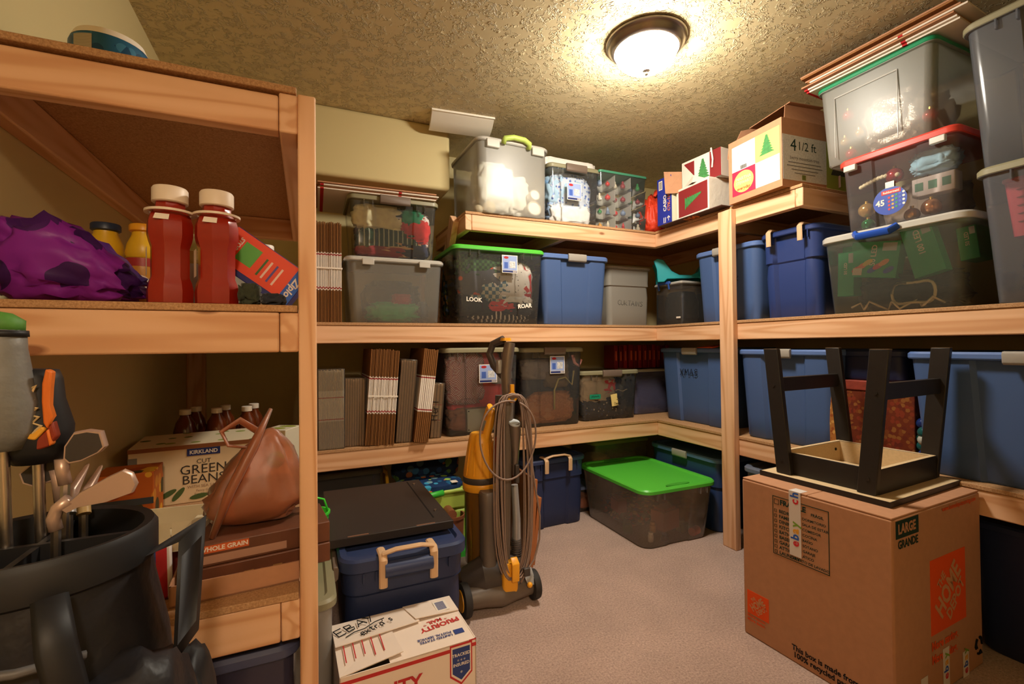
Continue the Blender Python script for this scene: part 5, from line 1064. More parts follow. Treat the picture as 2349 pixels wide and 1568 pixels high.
for i in range(5): M().box(-.172+i*.026, -.169+i*.026, -.085+.008*(i % 3), .01, UH+.0092, UH+.0098, Ry(0)).build('small_print', POST, us)
yf_ = -UD/2-.0008
M().box(-UW/2, UW/2, yf_, -UD/2, UH-.022, UH-.012).build('red_band', POST, us); M().box(UW/2-.022, UW/2, yf_, -UD/2, UH-.004, UH-.0).build('red_band', POST, us)
sp_ = [(.118, UH-.014), (.172, UH-.014), (.172, UH-.085), (.145, UH-.108), (.118, UH-.085)]
def shield(pts, g, dz, nm, m_):
    c_ = (.145, UH-.055); q = [(c_[0]+(a_-c_[0])*g, c_[1]+(b_-c_[1])*g) for a_, b_ in pts]
    mm = M().prism(q, 0, .0005); mm.v = [(a_, yf_-dz-c, b_) for a_, b_, c in mm.v]; return mm.build(nm, m_, us)
shield(sp_, 1.28, 0, 'shield_border', POST); shield(sp_, 1.14, .0005, 'shield_gap', USW); sh_ = shield(sp_, 1.0, .001, 'shield', PB_)
text('TRACKED', .0125, WHITE, sh_, (.145, yf_-.0018, UH-.034), (1,0,0), (0,0,1), bold=.02); text('* * *', .014, WHITE, sh_, (.145, yf_-.0018, UH-.052), (1,0,0), (0,0,1)); text('INSURED', .0125, WHITE, sh_, (.145, yf_-.0018, UH-.062), (1,0,0), (0,0,1), bold=.02); text('*', .018, WHITE, sh_, (.145, yf_-.0018, UH-.088), (1,0,0), (0,0,1))
text('PRIORITY', .055, POST, us, (-.09, yf_-.0004, UH-.075), (1,0,0), (0,0,1), 'CENTER', .03)
# olive lidded bin half hidden by the left post
ol = tote('storage_bin', 'frosted bin with olive lid half hidden behind the left post', 'storage bin', (-.085, 1.72, 0), 90, .56, .33, .40, FROST2, OLIVE, taper=.9, latch=LATCH, latch_w=.16, ribs=True)
ut = tote('storage_bin', 'dim clear bin of dark things beneath the lowest pantry shelf', 'storage bin', (-.185, 1.315, 0), 0, .34, .24, .44, clear('clear_dusk', (96,92,120), a=.45, rough=.2, tint=(170,166,200)), mat('dusk_lid', (72,76,104), .35), taper=.92, ribs=False)
# infant seat parts: lime frame, printed cushion, green base
se = thing('infant_seat', 'lime green infant floor seat with dark animal print cushion under the lower shelf', 'infant seat', (.66, 2.56, 0))
LMG = mat('lime_plastic', (170,196,84), .42); GRN = mat('leaf_green_plastic', (60,180,60), .4)
def bx(nm, m_, *q, bv=.012): return M().box(*q).build(nm, m_, se, bevel=bv, seg=3)
bx('tray', LMG, -.24, .13, -.14, .16, .25, .335); bx('tray_rim', LMG, .0, .14, -.15, .14, .335, .36)
bx('front_leg', LMG, .06, .14, -.14, .02, .03, .25, bv=.02); bx('base', GRN, -.05, .16, -.22, .10, .0, .075, bv=.02)
bx('side_panel', GRN, -.24, -.06, -.13, .10, .0, .25)
M().tube([(-.24, -.145, .335), (-.15, -.16, .35), (-.06, -.155, .345), (.0, -.15, .35)], .016, 8).build('green_strap', GRN, se, 'all'); M().tube([(-.20, -.152, .34), (-.20, -.160, .27), (-.19, -.158, .25)], .012, 8, flat=.4).build('green_strap', mat('dark_strap', (20,110,60), .5), se, 'all')
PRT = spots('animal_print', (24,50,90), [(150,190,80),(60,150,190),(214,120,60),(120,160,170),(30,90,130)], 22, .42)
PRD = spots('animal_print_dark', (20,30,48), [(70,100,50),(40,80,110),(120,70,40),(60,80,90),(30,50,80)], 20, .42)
vs, fs = ICO[4]
def pad(nm, m_, c_, hf, sd, tilt=0):
    out = []
    for q in vs:
        s_ = [math.copysign(abs(a_)**.55, a_) for a_ in q]; k = 1-.14*abs(noise.noise(Vector(q)*3+Vector((sd, 2, 1)))); p_ = Rx(tilt) @ Vector((s_[0]*hf[0]*k, s_[1]*hf[1]*k, s_[2]*hf[2]*k)); out.append((c_[0]+p_.x, c_[1]+p_.y, c_[2]+p_.z))
    me = bpy.data.meshes.new(nm); me.from_pydata(out, [], fs); return link_mesh(nm, me, m_, se, 'all')
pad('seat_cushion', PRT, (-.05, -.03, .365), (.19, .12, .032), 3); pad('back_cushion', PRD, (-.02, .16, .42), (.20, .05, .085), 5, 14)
M().box(.05, .085, -.14, -.10, .392, .394).build('care_tag', WHITE, se)
pt_ = thing('clay_pot', 'brown ribbed pot standing under the lime infant seat', 'pot', (.705, 2.395, .0765)); M().lathe([(.045, 0), (.055, .01), (.06, .14), (.066, .145), (.066, .16), (.058, .16), (.05, .02), (.001, .018)], 24).build('pot', mat('brown_pot', (130,76,48), .5), pt_, True)
M().cyl((-.02, -.06, .175), (-.02, .06, .175), .026, n=14).build('spout', mat('brown_pot'), pt_, True)
yw = thing('toy_slide', 'bright yellow plastic toy slide at the back under the lower shelf', 'toy', (.36, 2.86, 0)); m = M(); m.loft([[(-.10, -.05, .50), (-.085, -.05, .515), (-.085, .05, .515), (-.10, .05, .50)], [(.06, -.06, .38), (.075, -.06, .395), (.075, .06, .395), (.06, .06, .38)], [(.09, -.06, .0), (.12, -.06, .0), (.12, .06, .0), (.09, .06, .0)]]); m.build('chute', mat('yellow_plastic', (226,166,40), .4), yw, bevel=.004)
gb = thing('toy_bucket', 'bright green plastic bucket poking out right of the left post', 'bucket', (.020, 1.90, .402)); M().lathe([(.035, 0), (.045, .005), (.058, .10), (.062, .10), (.062, .108), (.055, .108), (.04, .012), (.001, .012)], 22).build('bucket', mat('bright_green', (70,210,60), .35), gb, True); M().tube([(-.055, 0, .10), (-.04, 0, .15), (0, 0, .165), (.04, 0, .15), (.055, 0, .10)], .004, 6).build('bucket_handle', mat('bright_green'), gb, 'all')
gt2 = tote('storage_bin', 'dim clear bin at the back under the lower shelf behind the black board', 'storage bin', (.20, 2.88, 0), 0, .40, .36, .44, clear('clear_grey', (120,120,124), a=.35, rough=.25), mat('smoke_lid', (110,108,104), .45), taper=.9, ribs=False)
# boards leaning by the vacuum
for i, (x_, w_, rz_, h_, c_) in enumerate(((1.045, .34, 87, .44, (110,66,36)), (1.072, .30, 84, .34, (140,84,48)))):
    t = thing('wooden_board', ['dark brown wooden board leaning upright behind the vacuum cord', 'shorter reddish wooden board behind the taller one'][i], 'board', (x_+.0, 2.30, 0.0), rz_, rx=(4, 7)[i])
    M().box(-w_/2, w_/2, -.008, .008, .002, h_).build('board', mat('board_%d' % i, c_, .5, vary=(12, .15)), t, bevel=.002); M().box(-w_/2-.001, -w_/2+.018, -.009, .009, .002, h_+.001).build('edge_strip', mat('board_edge%d' % i, (170,104,60), .5), t, bevel=.001)
# ---------------------------------------------------------------- upright vacuum cleaner, its back towards the room
vc = thing('vacuum_cleaner', 'yellow and grey upright vacuum cleaner with its cord wound on the back', 'vacuum cleaner', (.757, 1.915, 0), 0)
VG = mat('vacuum_grey', (104,92,82), .42); VD = mat('vacuum_dark', (70,62,58), .45); VY = mat('vacuum_yellow', (232,162,38), .35); VM = mat('vacuum_metal', (128,116,106), .3, .5, .6); RUB = mat('rubber', (44,40,38), .7)
VS = mat('vacuum_silver', (176,176,176), .3, .5, .4)
AMB = clear('amber_bin', (180,130,50), a=.45, rough=.12, tint=(230,190,110))
def vx(nm, m_, mesh, sm=True, bv=0): return mesh.build(nm, m_, vc, sm, bv)
for s, r in ((-1, .068), (1, .062)):
    w_ = M().lathe([(.02, -.016), (r*.8, -.018), (r*.97, -.014), (r, -.006), (r, .006), (r*.97, .014), (r*.8, .018), (.02, .016)], 32, T(s*.158, -.05, .068) @ Ry(90)).build('wheel', RUB, vc, True)
    M().lathe([(.001, -.021), (r*.62, -.021), (r*.66, -.012), (r*.66, .012), (r*.62, .021), (.001, .021)], 24, T(s*.158, -.05, .068) @ Ry(90)).build('hub', VG if s > 0 else VY, w_, True)
vx('axle_housing', VG, M().tube([(-.14, -.05, .07), (-.07, -.055, .072), (.0, -.06, .065), (.07, -.055, .072), (.14, -.05, .07)], [.042, .046, .05, .046, .04], 18))
vx('motor_housing', VD, M().tube([(-.13, .03, .10), (-.06, .0, .125), (.02, .0, .12), (.09, .02, .125), (.135, .04, .11)], [.06, .085, .085, .075, .055], 18))
vx('cleaner_head', VG, M().loft([ring(.30, .26, .05, .012), ring(.31, .27, .05, .04), ring(.28, .24, .05, .075), ring(.20, .16, .05, .09)], mx=T(0, .20, 0)))
vx('foot_pedal', VS, M().loft([[(.10, -.09, .12), (.15, -.085, .115), (.15, -.05, .15), (.10, -.05, .155)], [(.11, -.10, .09), (.145, -.095, .085), (.145, -.07, .12), (.11, -.07, .125)]]), True, .004)
vx('pedal_cap', VY, M().ball((.115, -.105, .098), .012, 8))
# cyclone bin, left of the spine
cx_, cy_ = -.034, .085
vx('dust_bin', AMB, M().lathe([(.068, .155), (.074, .16), (.076, .475), (.078, .485)], 32, T(cx_, cy_, 0)))
vx('bin_core', mat('core_dark', (92,66,30), .6), M().lathe([(.045, .16), (.045, .36), (.03, .40), (.03, .48)], 20, T(cx_, cy_, 0)))
vx('bin_collar', VY, M().lathe([(.080, .478), (.083, .482), (.083, .508), (.080, .512)], 32, T(cx_, cy_, 0)))
vx('bin_seal', VD, M().lathe([(.079, .512), (.081, .515), (.081, .535), (.079, .54)], 32, T(cx_, cy_, 0)))
vx('cyclone_cone', VY, M().lathe([(.080, .54), (.079, .555), (.072, .60), (.058, .68), (.048, .725), (.042, .73)], 32, T(cx_, cy_, 0)))
for k in range(6):
    a_ = -math.pi/2+(k-2.5)*.5; M().tube([(cx_+.081*math.cos(a_), cy_+.081*math.sin(a_), .55), (cx_+.058*math.cos(a_), cy_+.058*math.sin(a_), .69)], .003, 6).build('cone_rib', VY, vc, True)
vx('carry_handle', VY, M().tube([(cx_+.01, cy_-.03, .70), (cx_+.03, cy_-.04, .77), (cx_+.045, cy_-.035, .82), (cx_+.055, cy_+.02, .84), (cx_+.05, cy_+.06, .78)], [.02, .02, .018, .016, .016], 10))
vx('release_catch', mat('red_catch', (130,40,34), .4), M().box(cx_+.045, cy_*0+.02, -.01, .03, .60, .72), False, .008)
# air duct beside the bin
vx('air_duct', VG, M().loft([ring(.062, .075, .022, .10), ring(.062, .075, .022, .40), ring(.066, .08, .024, .43), ring(.066, .08, .024, .485), ring(.058, .07, .022, .495)], mx=T(-.042, -.02, 0)))
vx('duct_elbow', VG, M().tube([(-.035, -.015, .17), (-.04, -.02, .13), (-.075, -.02, .115), (-.11, -.01, .12)], [.036, .04, .045, .04], 14))
# spine, wand and hose
vx('spine', VD, M().loft([ring(.05, .045, .018, .10), ring(.055, .05, .018, .40), ring(.055, .05, .018, .72), ring(.045, .045, .016, .90)], mx=T(.04, .02, 0)))
vx('wand', VG, M().tube([(.028, -.035, .13), (.034, -.04, .45), (.046, -.04, .78), (.048, -.038, .86), (.052, -.034, .90)], [.022, .022, .024, .026, .022], 16))
rb_ = M()
for k in range(14): rb_.lathe([(.019, 0), (.0225, .003), (.019, .006)], 16, T(.049+.0002*k, -.036, .80+k*.0068))
vx('ribbed_hose', RUB, rb_)
vx('handle_tube', VM, M().tube([(.050, -.030, .89), (.046, -.030, 1.00), (.054, -.035, 1.08), (.062, -.04, 1.135)], [.021, .024, .026, .024], 14))
vx('grip_loop', VD, M().tube([(.040, -.01, .99), (.012, .03, 1.035), (-.002, .045, 1.085), (.012, .035, 1.13), (.045, -.01, 1.15)], [.018, .017, .016, .016, .018], 12))
vx('grip_cap', VY, M().loft([ring(.045, .05, .015, 1.143), ring(.04, .045, .015, 1.156)], mx=T(.048, -.025, 0)))
vx('silver_trigger', VS, M().box(.010, .030, -.03, .0, 1.00, 1.06), False, .004)
vx('wand_tool', VM, M().tube([(.072, -.055, .56), (.074, -.062, .66), (.072, -.066, .755), (.066, -.068, .785)], [.012, .016, .026, .024], 14))
vx('tool_cap', mat('pale_cap', (176,184,188), .35), M().lathe([(.026, 0), (.024, .006), (.001, .008)], 20, T(.066, -.07, .786) @ Rx(28)))
vx('cord_clip', VD, M().box(.064, .082, -.085, -.060, .53, .61), False, .004)
vx('side_tube', VS, M().tube([(.10, .0, .13), (.098, -.01, .35), (.095, .0, .50)], [.02, .018, .015], 12))
rh = M()
for k in range(12): rh.lathe([(.021, 0), (.024, .004), (.021, .008)], 14, T(.10-.0002*k, -.003, .15+k*.0095))
vx('side_hose', VD, rh)
hk = M().lathe([(.022, -.006), (.024, 0), (.022, .006), (.012, .006), (.011, 0), (.012, -.006)], 20, T(.054, -.075, .90) @ Rx(90)); hk.box(.046, .062, -.082, -.070, .915, .955)
vx('upper_cord_hook', VY, hk); vx('hook_screw', VM, M().cyl((.054, -.062, .90), (.054, -.083, .90), .011))
vx('lower_cord_hook', VY, M().loft([ring(.064, .05, .012, .055), ring(.07, .055, .012, .10), ring(.068, .05, .012, .185), ring(.06, .045, .012, .20)], mx=T(.03, -.075, 0)))
vx('hook_tongue', VY, M().loft([[(.028, -.118, .13), (.062, -.118, .13), (.062, -.108, .13), (.028, -.108, .13)], [(.028, -.120, .205), (.062, -.120, .205), (.062, -.110, .205), (.028, -.110, .205)], [(.03, -.098, .225), (.06, -.098, .225), (.06, -.090, .225), (.03, -.090, .225)]]), True, .004)
CRD = mat('cord_grey', (138,116,104), .5); rnd = random.Random(2)
for k in range(7):                       # the wound turns of the mains cord
    l_ = .002-.0075*k+rnd.uniform(-.003, .003); r_ = .098+.0075*k+rnd.uniform(-.003, .003); y_ = -.092-.004*(k % 3); zb_ = .165-.006*k; zt_2 = .905+.004*(k % 4)
    pts = []
    for i in range(41):
        t_ = i/40*2*math.pi; sx_ = math.sin(t_); cz_ = math.cos(t_)
        x_ = .045+(r_-.045 if sx_ > 0 else .045-l_)*math.copysign(min(1, abs(sx_)**.45), sx_)*(1-.25*max(0, -cz_)**6); z_ = (zt_2+zb_)/2+(zt_2-zb_)/2*cz_
        pts.append((x_, y_-.006*math.sin(3*t_+k), z_))
    vx('cord_turn', CRD, M().tube(pts, .0037, 7, cap=False), 'all')
pts = [(.05+.128*math.cos(a_)-.03, -.112, .735+.165*math.sin(a_)+.01*math.cos(2*a_)) for a_ in [math.pi*.42+i*2*math.pi/36 for i in range(36)]]
vx('loose_loop', CRD, M().tube(pts, .0042, 7), 'all')
vx('trailing_cord', CRD, M().tube([(.105, -.10, .80), (.125, -.10, .66), (.15, -.10, .50), (.172, -.095, .38), (.168, -.095, .28), (.14, -.10, .20), (.11, -.10, .165), (.07, -.11, .12)], .0042, 7), 'all')
vx('plug', VD, M().box(.085, .115, -.115, -.095, .14, .175), False, .004)

# ---------------------------------------------------------------- pantry shelves, left
ZPM, ZPL, ZPT = ZML+B2+.0005, ZLL+B2+.0005, ZTL+B2+.0005
pr = thing('paper_roll', 'round paper roll in blue swirl wrap on the topmost pantry shelf', 'paper roll', (-.425, 1.40, ZPT))
M().lathe([(.072, 0), (.075, .006), (.075, .118), (.072, .126)], 40).build('wrap', spots('blue_swirl', (40,92,124), [(34,76,110),(60,116,146),(30,70,100)], 40, .5, .4), pr, True)
M().lathe([(.0725, .126), (.066, .142), (.03, .148), (.001, .148)], 40, cap0=False).build('roll_end', mat('paper_white', (232,222,206), .7), pr, True)
lb_ = M(); A_ = [-2.25+i*.06 for i in range(10)]
lb_.loft([[(.0758*math.cos(a_), .0758*math.sin(a_), .085) for a_ in A_], [(.0758*math.cos(a_), .0758*math.sin(a_), .118) for a_ in A_]], False, False, False); lb_.build('printed_label', stripes('fine_print', [(196,186,160),(150,140,120)], 300, 2, .6), pr)
# ketchup bottles in a carrier ring
KET = mat('ketchup_red', (146,30,12), .3, .5, coat=.2); CAPW = mat('bottle_cap_white', (228,212,192), .45)
kp = [(-.271, 1.235), (-.183, 1.232)]
for i, (x_, y_) in enumerate(kp):
    t = thing('ketchup_bottle', ['larger looking ketchup bottle with white cap, nearer the purple bag', 'second ketchup bottle with white cap, nearer the post'][i], 'bottle', (x_, y_, ZPM), 20, 'ketchup bottles')
    def oct_(r, z): return [(r*1.0*math.cos(a_)*1.0, r*.86*math.sin(a_), z) for a_ in [math.pi/8+k*math.pi/4 for k in range(8)]]
    rg_ = [oct_(.037, 0), oct_(.043, .004), oct_(.044, .03), oct_(.041, .048), oct_(.0365, .060), oct_(.0365, .125), oct_(.041, .14), oct_(.0435, .152), oct_(.043, .178), oct_(.038, .196), oct_(.029, .208), oct_(.028, .222)]
    M().loft(rg_).build('bottle', KET, t, True)
    M().lathe([(.031, .222), (.0335, .224), (.0335, .252), (.031, .256), (.001, .2565)], 32).build('cap', CAPW, t, True)
    M().loft([[(-.0425+.0, -.018, .062), (-.041, .018, .062)], [(-.0425, -.018, .122), (-.041, .018, .122)]], False, False, False).build('side_label', WHITE, t); M().loft([[(-.034, -.031, .180), (-.008, -.0365, .180)], [(-.030, -.029, .192), (-.006, -.0345, .192)]], False, False, False).build('neck_label', WHITE, t)
cr = thing('bottle_carrier', 'white plastic twin ring carrier round the two ketchup bottle necks', 'carrier', (0, 0, ZPM+.200))
m = M()
for x_, y_ in kp: m.lathe([(.0385, 0), (.0465, -.001), (.0465, .004), (.0385, .004), (.0385, 0)], 32, T(x_, y_, 0), False, False)
m.box(kp[0][0]+.042, kp[1][0]-.042, 1.222, 1.245, 0, .0035); m.build('ring_carrier', CAPW, cr, True)
# purple printed bag
cloth('crumpled purple plastic bag with dark blotches on the pantry shelf', spots('purple_print', (124,36,140), [(58,24,84),(70,30,96),(110,34,124)], 9, .38, .4), (-.452, 1.275, ZPM), (.142, .10, .090), 205, cat='bag', name='plastic_bag', amp=.28, fr=2.7, p=.8)
pbag = bpy.data.objects['plastic_bag']
for v_ in pbag.data.vertices:                      # the bag slumps towards its right end
    f_ = min(1, max(0, (v_.co.x/.142+.15)/1.0)); v_.co.z *= 1-.55*f_**1.2; v_.co.z += .006*math.sin(v_.co.x*95+v_.co.y*60)*(v_.co.z/.15)
# shrink wrapped sauce bottles
for i, (x_, y_, c_) in enumerate(((-.452, 1.46, (36,52,70)), (-.372, 1.445, (190,130,40)))):
    t = thing('sauce_bottle', ['squat bottle with yellow shoulder and dark blue label behind the purple bag', 'bottle with yellow shoulder and orange label beside the ketchup'][i], 'bottle', (x_, y_, ZPM), 0, 'wrapped sauce bottles')
    M().lathe([(.036, 0), (.039, .005), (.039, .10), (.039, .118), (.034, .13)], 28).build('label_sleeve', mat('sleeve%d' % i, c_, .4), t, True); M().lathe([(.0345, .1305), (.038, .142), (.034, .165), (.024, .19), (.024, .20)], 28).build('shoulder', mat('sauce_yellow', (222,176,36), .35), t, True); M().lathe([(.0397, .108), (.0397, .128)], 28, cap0=False, cap1=False).build('red_band', mat('sauce_red', (160,50,40), .4), t, True)
    M().lathe([(.0255, .196), (.03, .199), (.03, .212), (.028, .215), (.001, .215)], 24).build('cap', mat('navy_cap', (40,50,70), .4) if i == 0 else VY, t, True)
    if i == 0:
        mm = M(); mm.tube([(.0405*math.cos(a_)*.0+.026*math.cos(a_), -.0405, .062+.030*math.sin(a_)) for a_ in [k*math.pi/12 for k in range(25)]], .0012, 5); mm.build('gold_oval', mat('gold_line', (200,160,60), .4), t)
    else: M().lathe([(.026, 0), (.001, .001)], 24, T(.0, -.040, .06) @ Rx(90)).build('white_oval', WHITE, t)
# carton of storage bags leaning on a jug
zb_ = thing('storage_bag_carton', 'orange and blue carton of zip storage bags leaning over near the post', 'carton', mw=T(-.075, 1.345, ZPM+.024) @ Rz(-6) @ Ry(36))
M().box(-.165, .035, -.032, .032, 0, .105).build('carton', mat('carton_indigo', (34,40,112), .45), zb_, bevel=.0015)
M().box(-.164, .005, -.0328, -.032, .014, .1035).build('orange_front', mat('carton_orange', (232,74,36), .45), zb_); M().box(.005, .034, -.0328, -.032, .001, .1035).build('blue_front', mat('carton_azure', (30,90,190), .45), zb_)
M().box(-.128, -.085, -.0333, -.0328, .035, .085).build('green_picture', mat('picture_green', (90,170,70), .45), zb_)
text('Ziploc', .024, WHITE, zb_, (.0195, -.0335, .047), (0, 0, -1), (1, 0, 0), 'CENTER', .03, slant=.2)
text('STORAGE', .014, WHITE, zb_, (-.138, -.0335, .057), (0, 0, -1), (1, 0, 0), 'CENTER', .04, slant=.2)
for k, (dx, c_) in enumerate(((-.068, (60,110,50)), (-.055, (240,210,196)), (-.04, (90,80,150)), (-.026, (240,210,196)))): M().box(dx, dx+.005, -.0333, -.0328, .03, .078).build('printed_line', mat('zline%d' % k, c_, .5), zb_)
jg = thing('plastic_jug', 'white plastic jug with screw cap behind the zip bag carton', 'jug', (-.115, 1.66, ZPM)); M().loft([ring(.11, .075, .025, 0), ring(.115, .08, .028, .01), ring(.115, .08, .028, .13), ring(.10, .07, .026, .165), ring(.045, .04, .018, .19), ring(.038, .036, .016, .20)]).build('jug_body', mat('jug_white', (206,200,190), .4), jg, True); M().lathe([(.022, .20), (.024, .203), (.024, .225), (.022, .228), (.001, .228)], 22).build('screw_cap', mat('cap_white', (222,214,204), .45), jg, True)
M().tube([(.05, 0, .175), (.07, 0, .14), (.062, 0, .08), (.052, 0, .06)], .010, 8).build('handle', mat('jug_white'), jg, 'all')
# pile of white plates on edge, dark cloths
pp = thing('plate_stack', 'wrapped stack of cream paper plates tipped on edge behind the ketchup', 'plates', mw=T(-.170, 1.47, ZPM+.082) @ Rz(12) @ Rx(68))
for k in range(6): M().lathe([(.001, .006*k), (.06, .006*k), (.08, .006*k+.008), (.08, .006*k+.011), (.06, .006*k+.004), (.001, .006*k+.004)], 36).build('plate', mat('plate_cream', (206,194,164), .5), pp, True)
gj = thing('glass_jar', 'pale grey carton standing between the ketchup bottles', 'carton', (-.235, 1.50, ZPM)); M().box(-.05, .05, -.03, .03, 0, .16).build('carton', mat('grey_card', (170,164,168), .6), gj, bevel=.003); M().box(-.051, .051, -.031, .031, .13, .165).build('lid', mat('straw_lid', (170,140,80), .6), gj, bevel=.002)
cloth('dark olive cloth heap at the shelf edge below the zip bag carton', fab('olive_dark', (48,52,40)), (-.118, 1.222, ZPM), (.026, .033, .026), 211, cat='cloth', name='dark_cloth', amp=.4); cloth('charcoal rag draped at the shelf edge next to the post', fab('charcoal', (40,42,48)), (-.068, 1.215, ZPM), (.030, .034, .015), 212, cat='cloth', name='dark_cloth', amp=.45)
# ---- lowest pantry shelf
gbx = thing('vegetable_carton', 'cream carton of tinned green beans with brown top edge', 'carton', (-.352, 1.985, ZPL), 5)
GC = mat('cream_carton', (214,190,150), .6); GW, GH = .40, .205
M().box(-GW/2, GW/2, 0, .28, 0, GH).build('carton', GC, gbx, bevel=.003); M().box(-GW/2-.0006, GW/2+.0006, -.0008, .0, GH-.014, GH).build('brown_band', mat('brown_band', (140,84,46), .6), gbx); M().box(-GW/2, GW/2, 0, .28, GH, GH+.0008).build('printed_top', spots('bean_print', (222,206,172), [(110,130,50),(90,110,60),(150,160,80)], 14, .25), gbx)
DG = mat('dark_type', (40,34,28), .6)
M().box(-.035, .065, -.0012, 0, GH-.040, GH-.015).build('navy_badge', NAVY, gbx); text('KIRKLAND', .0185, WHITE, gbx, (.015, -.0016, GH-.028), (1,0,0), (0,0,1), bold=.03, wx=.95)
text('CUT', .022, DG, gbx, (.015, -.001, GH-.062), (1,0,0), (0,0,1)); text('GREEN', .046, DG, gbx, (.015, -.001, GH-.090), (1,0,0), (0,0,1), wx=1.0); text('BEANS', .044, DG, gbx, (.015, -.001, GH-.125), (1,0,0), (0,0,1)); text('WITH SEA SALT', .014, mat('soft_brown_type', (130,90,60), .6), gbx, (.015, -.001, GH-.150), (1,0,0), (0,0,1))
for k, s_ in enumerate(('Fancy Grade', 'Freshly Packed')): text(s_, .011, mat('soft_brown_type'), gbx, (.02, -.001, GH-.165-k*.012), (1,0,0), (0,0,1))
M().box(-.20, -.175, -.0012, 0, GH-.055, GH-.030).build('barcode_patch', mat('faint_grey', (120,112,100), .6), gbx)
for x0_, z0_, a_ in ((-.09, .04, .5), (-.06, .035, .9), (.10, .05, 2.2), (.12, .075, .4), (.0, .02, .15)):
    m = M().prism([(.028*math.cos(q_), .009*math.sin(q_)) for q_ in [k*math.pi/8 for k in range(16)]], 0, .0006); m.v = [(x0_+p_[0]*math.cos(a_)-p_[1]*math.sin(a_), -.0014+p_[2], z0_+p_[0]*math.sin(a_)+p_[1]*math.cos(a_)) for p_ in m.v]; m.build('printed_leaf', mat('leaf_print', (70,90,40), .6), gbx)
for i in range(6):
    px_ = (425, 450, 497, 517, 566, 582)[i]; py_ = (1.0, 1.10, .99, 1.09, .985, 1.08)[i]
    yy = 2.36+(.10 if i % 2 else 0); p_ = atY(px_, 940, yy)
    t = thing('juice_bottle', 'amber plastic juice bottle with white cap, %s' % ('front left of the six','back left of the six','front middle of the six','back middle of the six','front right of the six','back right of the six')[i], 'bottle', (p_.x, yy, ZPL), 0, 'amber juice bottles')
    M().lathe([(.040, 0), (.044, .006), (.044, .17), (.042, .20), (.034, .235), (.020, .258), (.018, .268)], 28).build('bottle', mat('amber_juice', (96,40,14), .15, .5, coat=.3), t, True); M().lathe([(.0185, .268), (.021, .269), (.021, .288), (.019, .29), (.001, .29)], 22).build('cap', CAPW, t, True); M().lathe([(.0446, .05), (.0446, .15)], 28, cap0=False, cap1=False).build('label', mat('navy_label', (40,46,80), .5), t, True)
pc_ = thing('pear_carton', 'white carton with green pepper pictures behind the brown bag', 'carton', (-.102, 2.10, ZPL), -28); M().box(-.07, .03, 0, .12, 0, .215).build('carton', mat('white_carton', (214,204,180), .6), pc_, bevel=.003); M().box(-.0706, -.07, .0, .12, .19, .215).build('brown_band', mat('brown_band'), pc_)
for k, (x0_, y0_) in enumerate(((-.03, .04), (-.012, .09))):
    m = M().prism([(x0_+.035*math.cos(q_), y0_+.018*math.sin(q_)) for q_ in [j*math.pi/8 for j in range(16)]], .215, .2156); m.build('printed_pepper', mat('pepper_green', (150,160,50), .5), pc_)
m = M().prism([(.028*math.cos(q_)*(1-.2*math.sin(q_)), .04*math.sin(q_)) for q_ in [j*math.pi/8 for j in range(16)]], 0, .0006); m.v = [(.0+a_, -.0006-c_, .13+b_) for a_, b_, c_ in m.v]; m.build('printed_pepper', mat('pepper_green'), pc_); text('12', .02, DG, pc_, (-.05, -.001, .18), (1,0,0), (0,0,1), bold=.02); text('8.25 OZ CANS', .010, DG, pc_, (-.03, -.001, .075), (1,0,0), (0,0,1))
cf = thing('soup_carton', 'orange and yellow printed carton of tins left of the green beans', 'carton', (-.51, 1.78, ZPL), 3); M().box(-.075, .075, 0, .14, 0, .165).build('carton', spots('flame_print', (170,84,26), [(206,150,40),(150,60,24),(60,54,30),(190,120,40)], 20, .5, .5), cf, bevel=.002)
m = M().prism([(.05+.045*math.cos(q_)-.04, .040+.030*math.sin(q_)) for q_ in [j*math.pi/10 for j in range(20)]], 0, .0006); m.v = [(a_, -.0007, b_+c_*0) for a_, b_, c_ in m.v[:20]]+[(a_, -.0012, b_) for a_, b_, c_ in m.v[20:]]; m.build('red_oval', mat('oval_red', (150,40,24), .5), cf); text('S&W', .030, WHITE, cf, (.01, -.0016, .04), (1,0,0), (0,0,1), bold=.03, slant=.2); M().box(-.075, .075, -.0012, -.0002, .068, .088).build('dark_band', mat('tin_band', (50,56,60), .4), cf)
# torn white tray
tr_ = thing('paper_tray', 'cut open white paperboard tray lying beside the golf clubs', 'tray', (-.345, 1.385, ZPL+.085), -6); PW = mat('tray_board', (206,192,160), .6)
M().box(-.15, .12, -.09, .09, 0, .003).build('tray_floor', PW, tr_); sheet4([(-.13, -.03, .003), (.06, -.05, .003), (.055, -.045, .05), (-.11, -.02, .05)], .003).build('tray_wall', PW, tr_); M().box(-.09, .11, .07, .074, .003, .055).build('tray_wall', PW, tr_); sheet4([(.06, -.05, .003), (.09, -.03, .003), (.095, -.03, .045), (.06, -.045, .05)], .003).build('tray_wall', PW, tr_); M().box(.08, .115, .0, .07, .003, .03).build('tray_tab', PW, tr_)
cy = thing('snack_carton', 'carton of snacks holding up the white paperboard tray', 'carton', (-.375, 1.42, ZPL), -4); M().box(-.13, .13, -.07, .09, 0, .083).build('carton', mat('snack_red', (110,40,36), .5, vary=(30, .3)), cy, bevel=.003)
pk = thing('snack_packet', 'red white and blue snack packet slumped beside the cardboard tray', 'packet', (-.300, 1.245, ZPL), 20, rx=-8); M().box(-.03, .03, -.012, .012, 0, .115).build('pouch', stripes('packet_print', [(170,40,44),(206,196,190),(50,70,120)], 17, 0, .3), pk, bevel=.006)
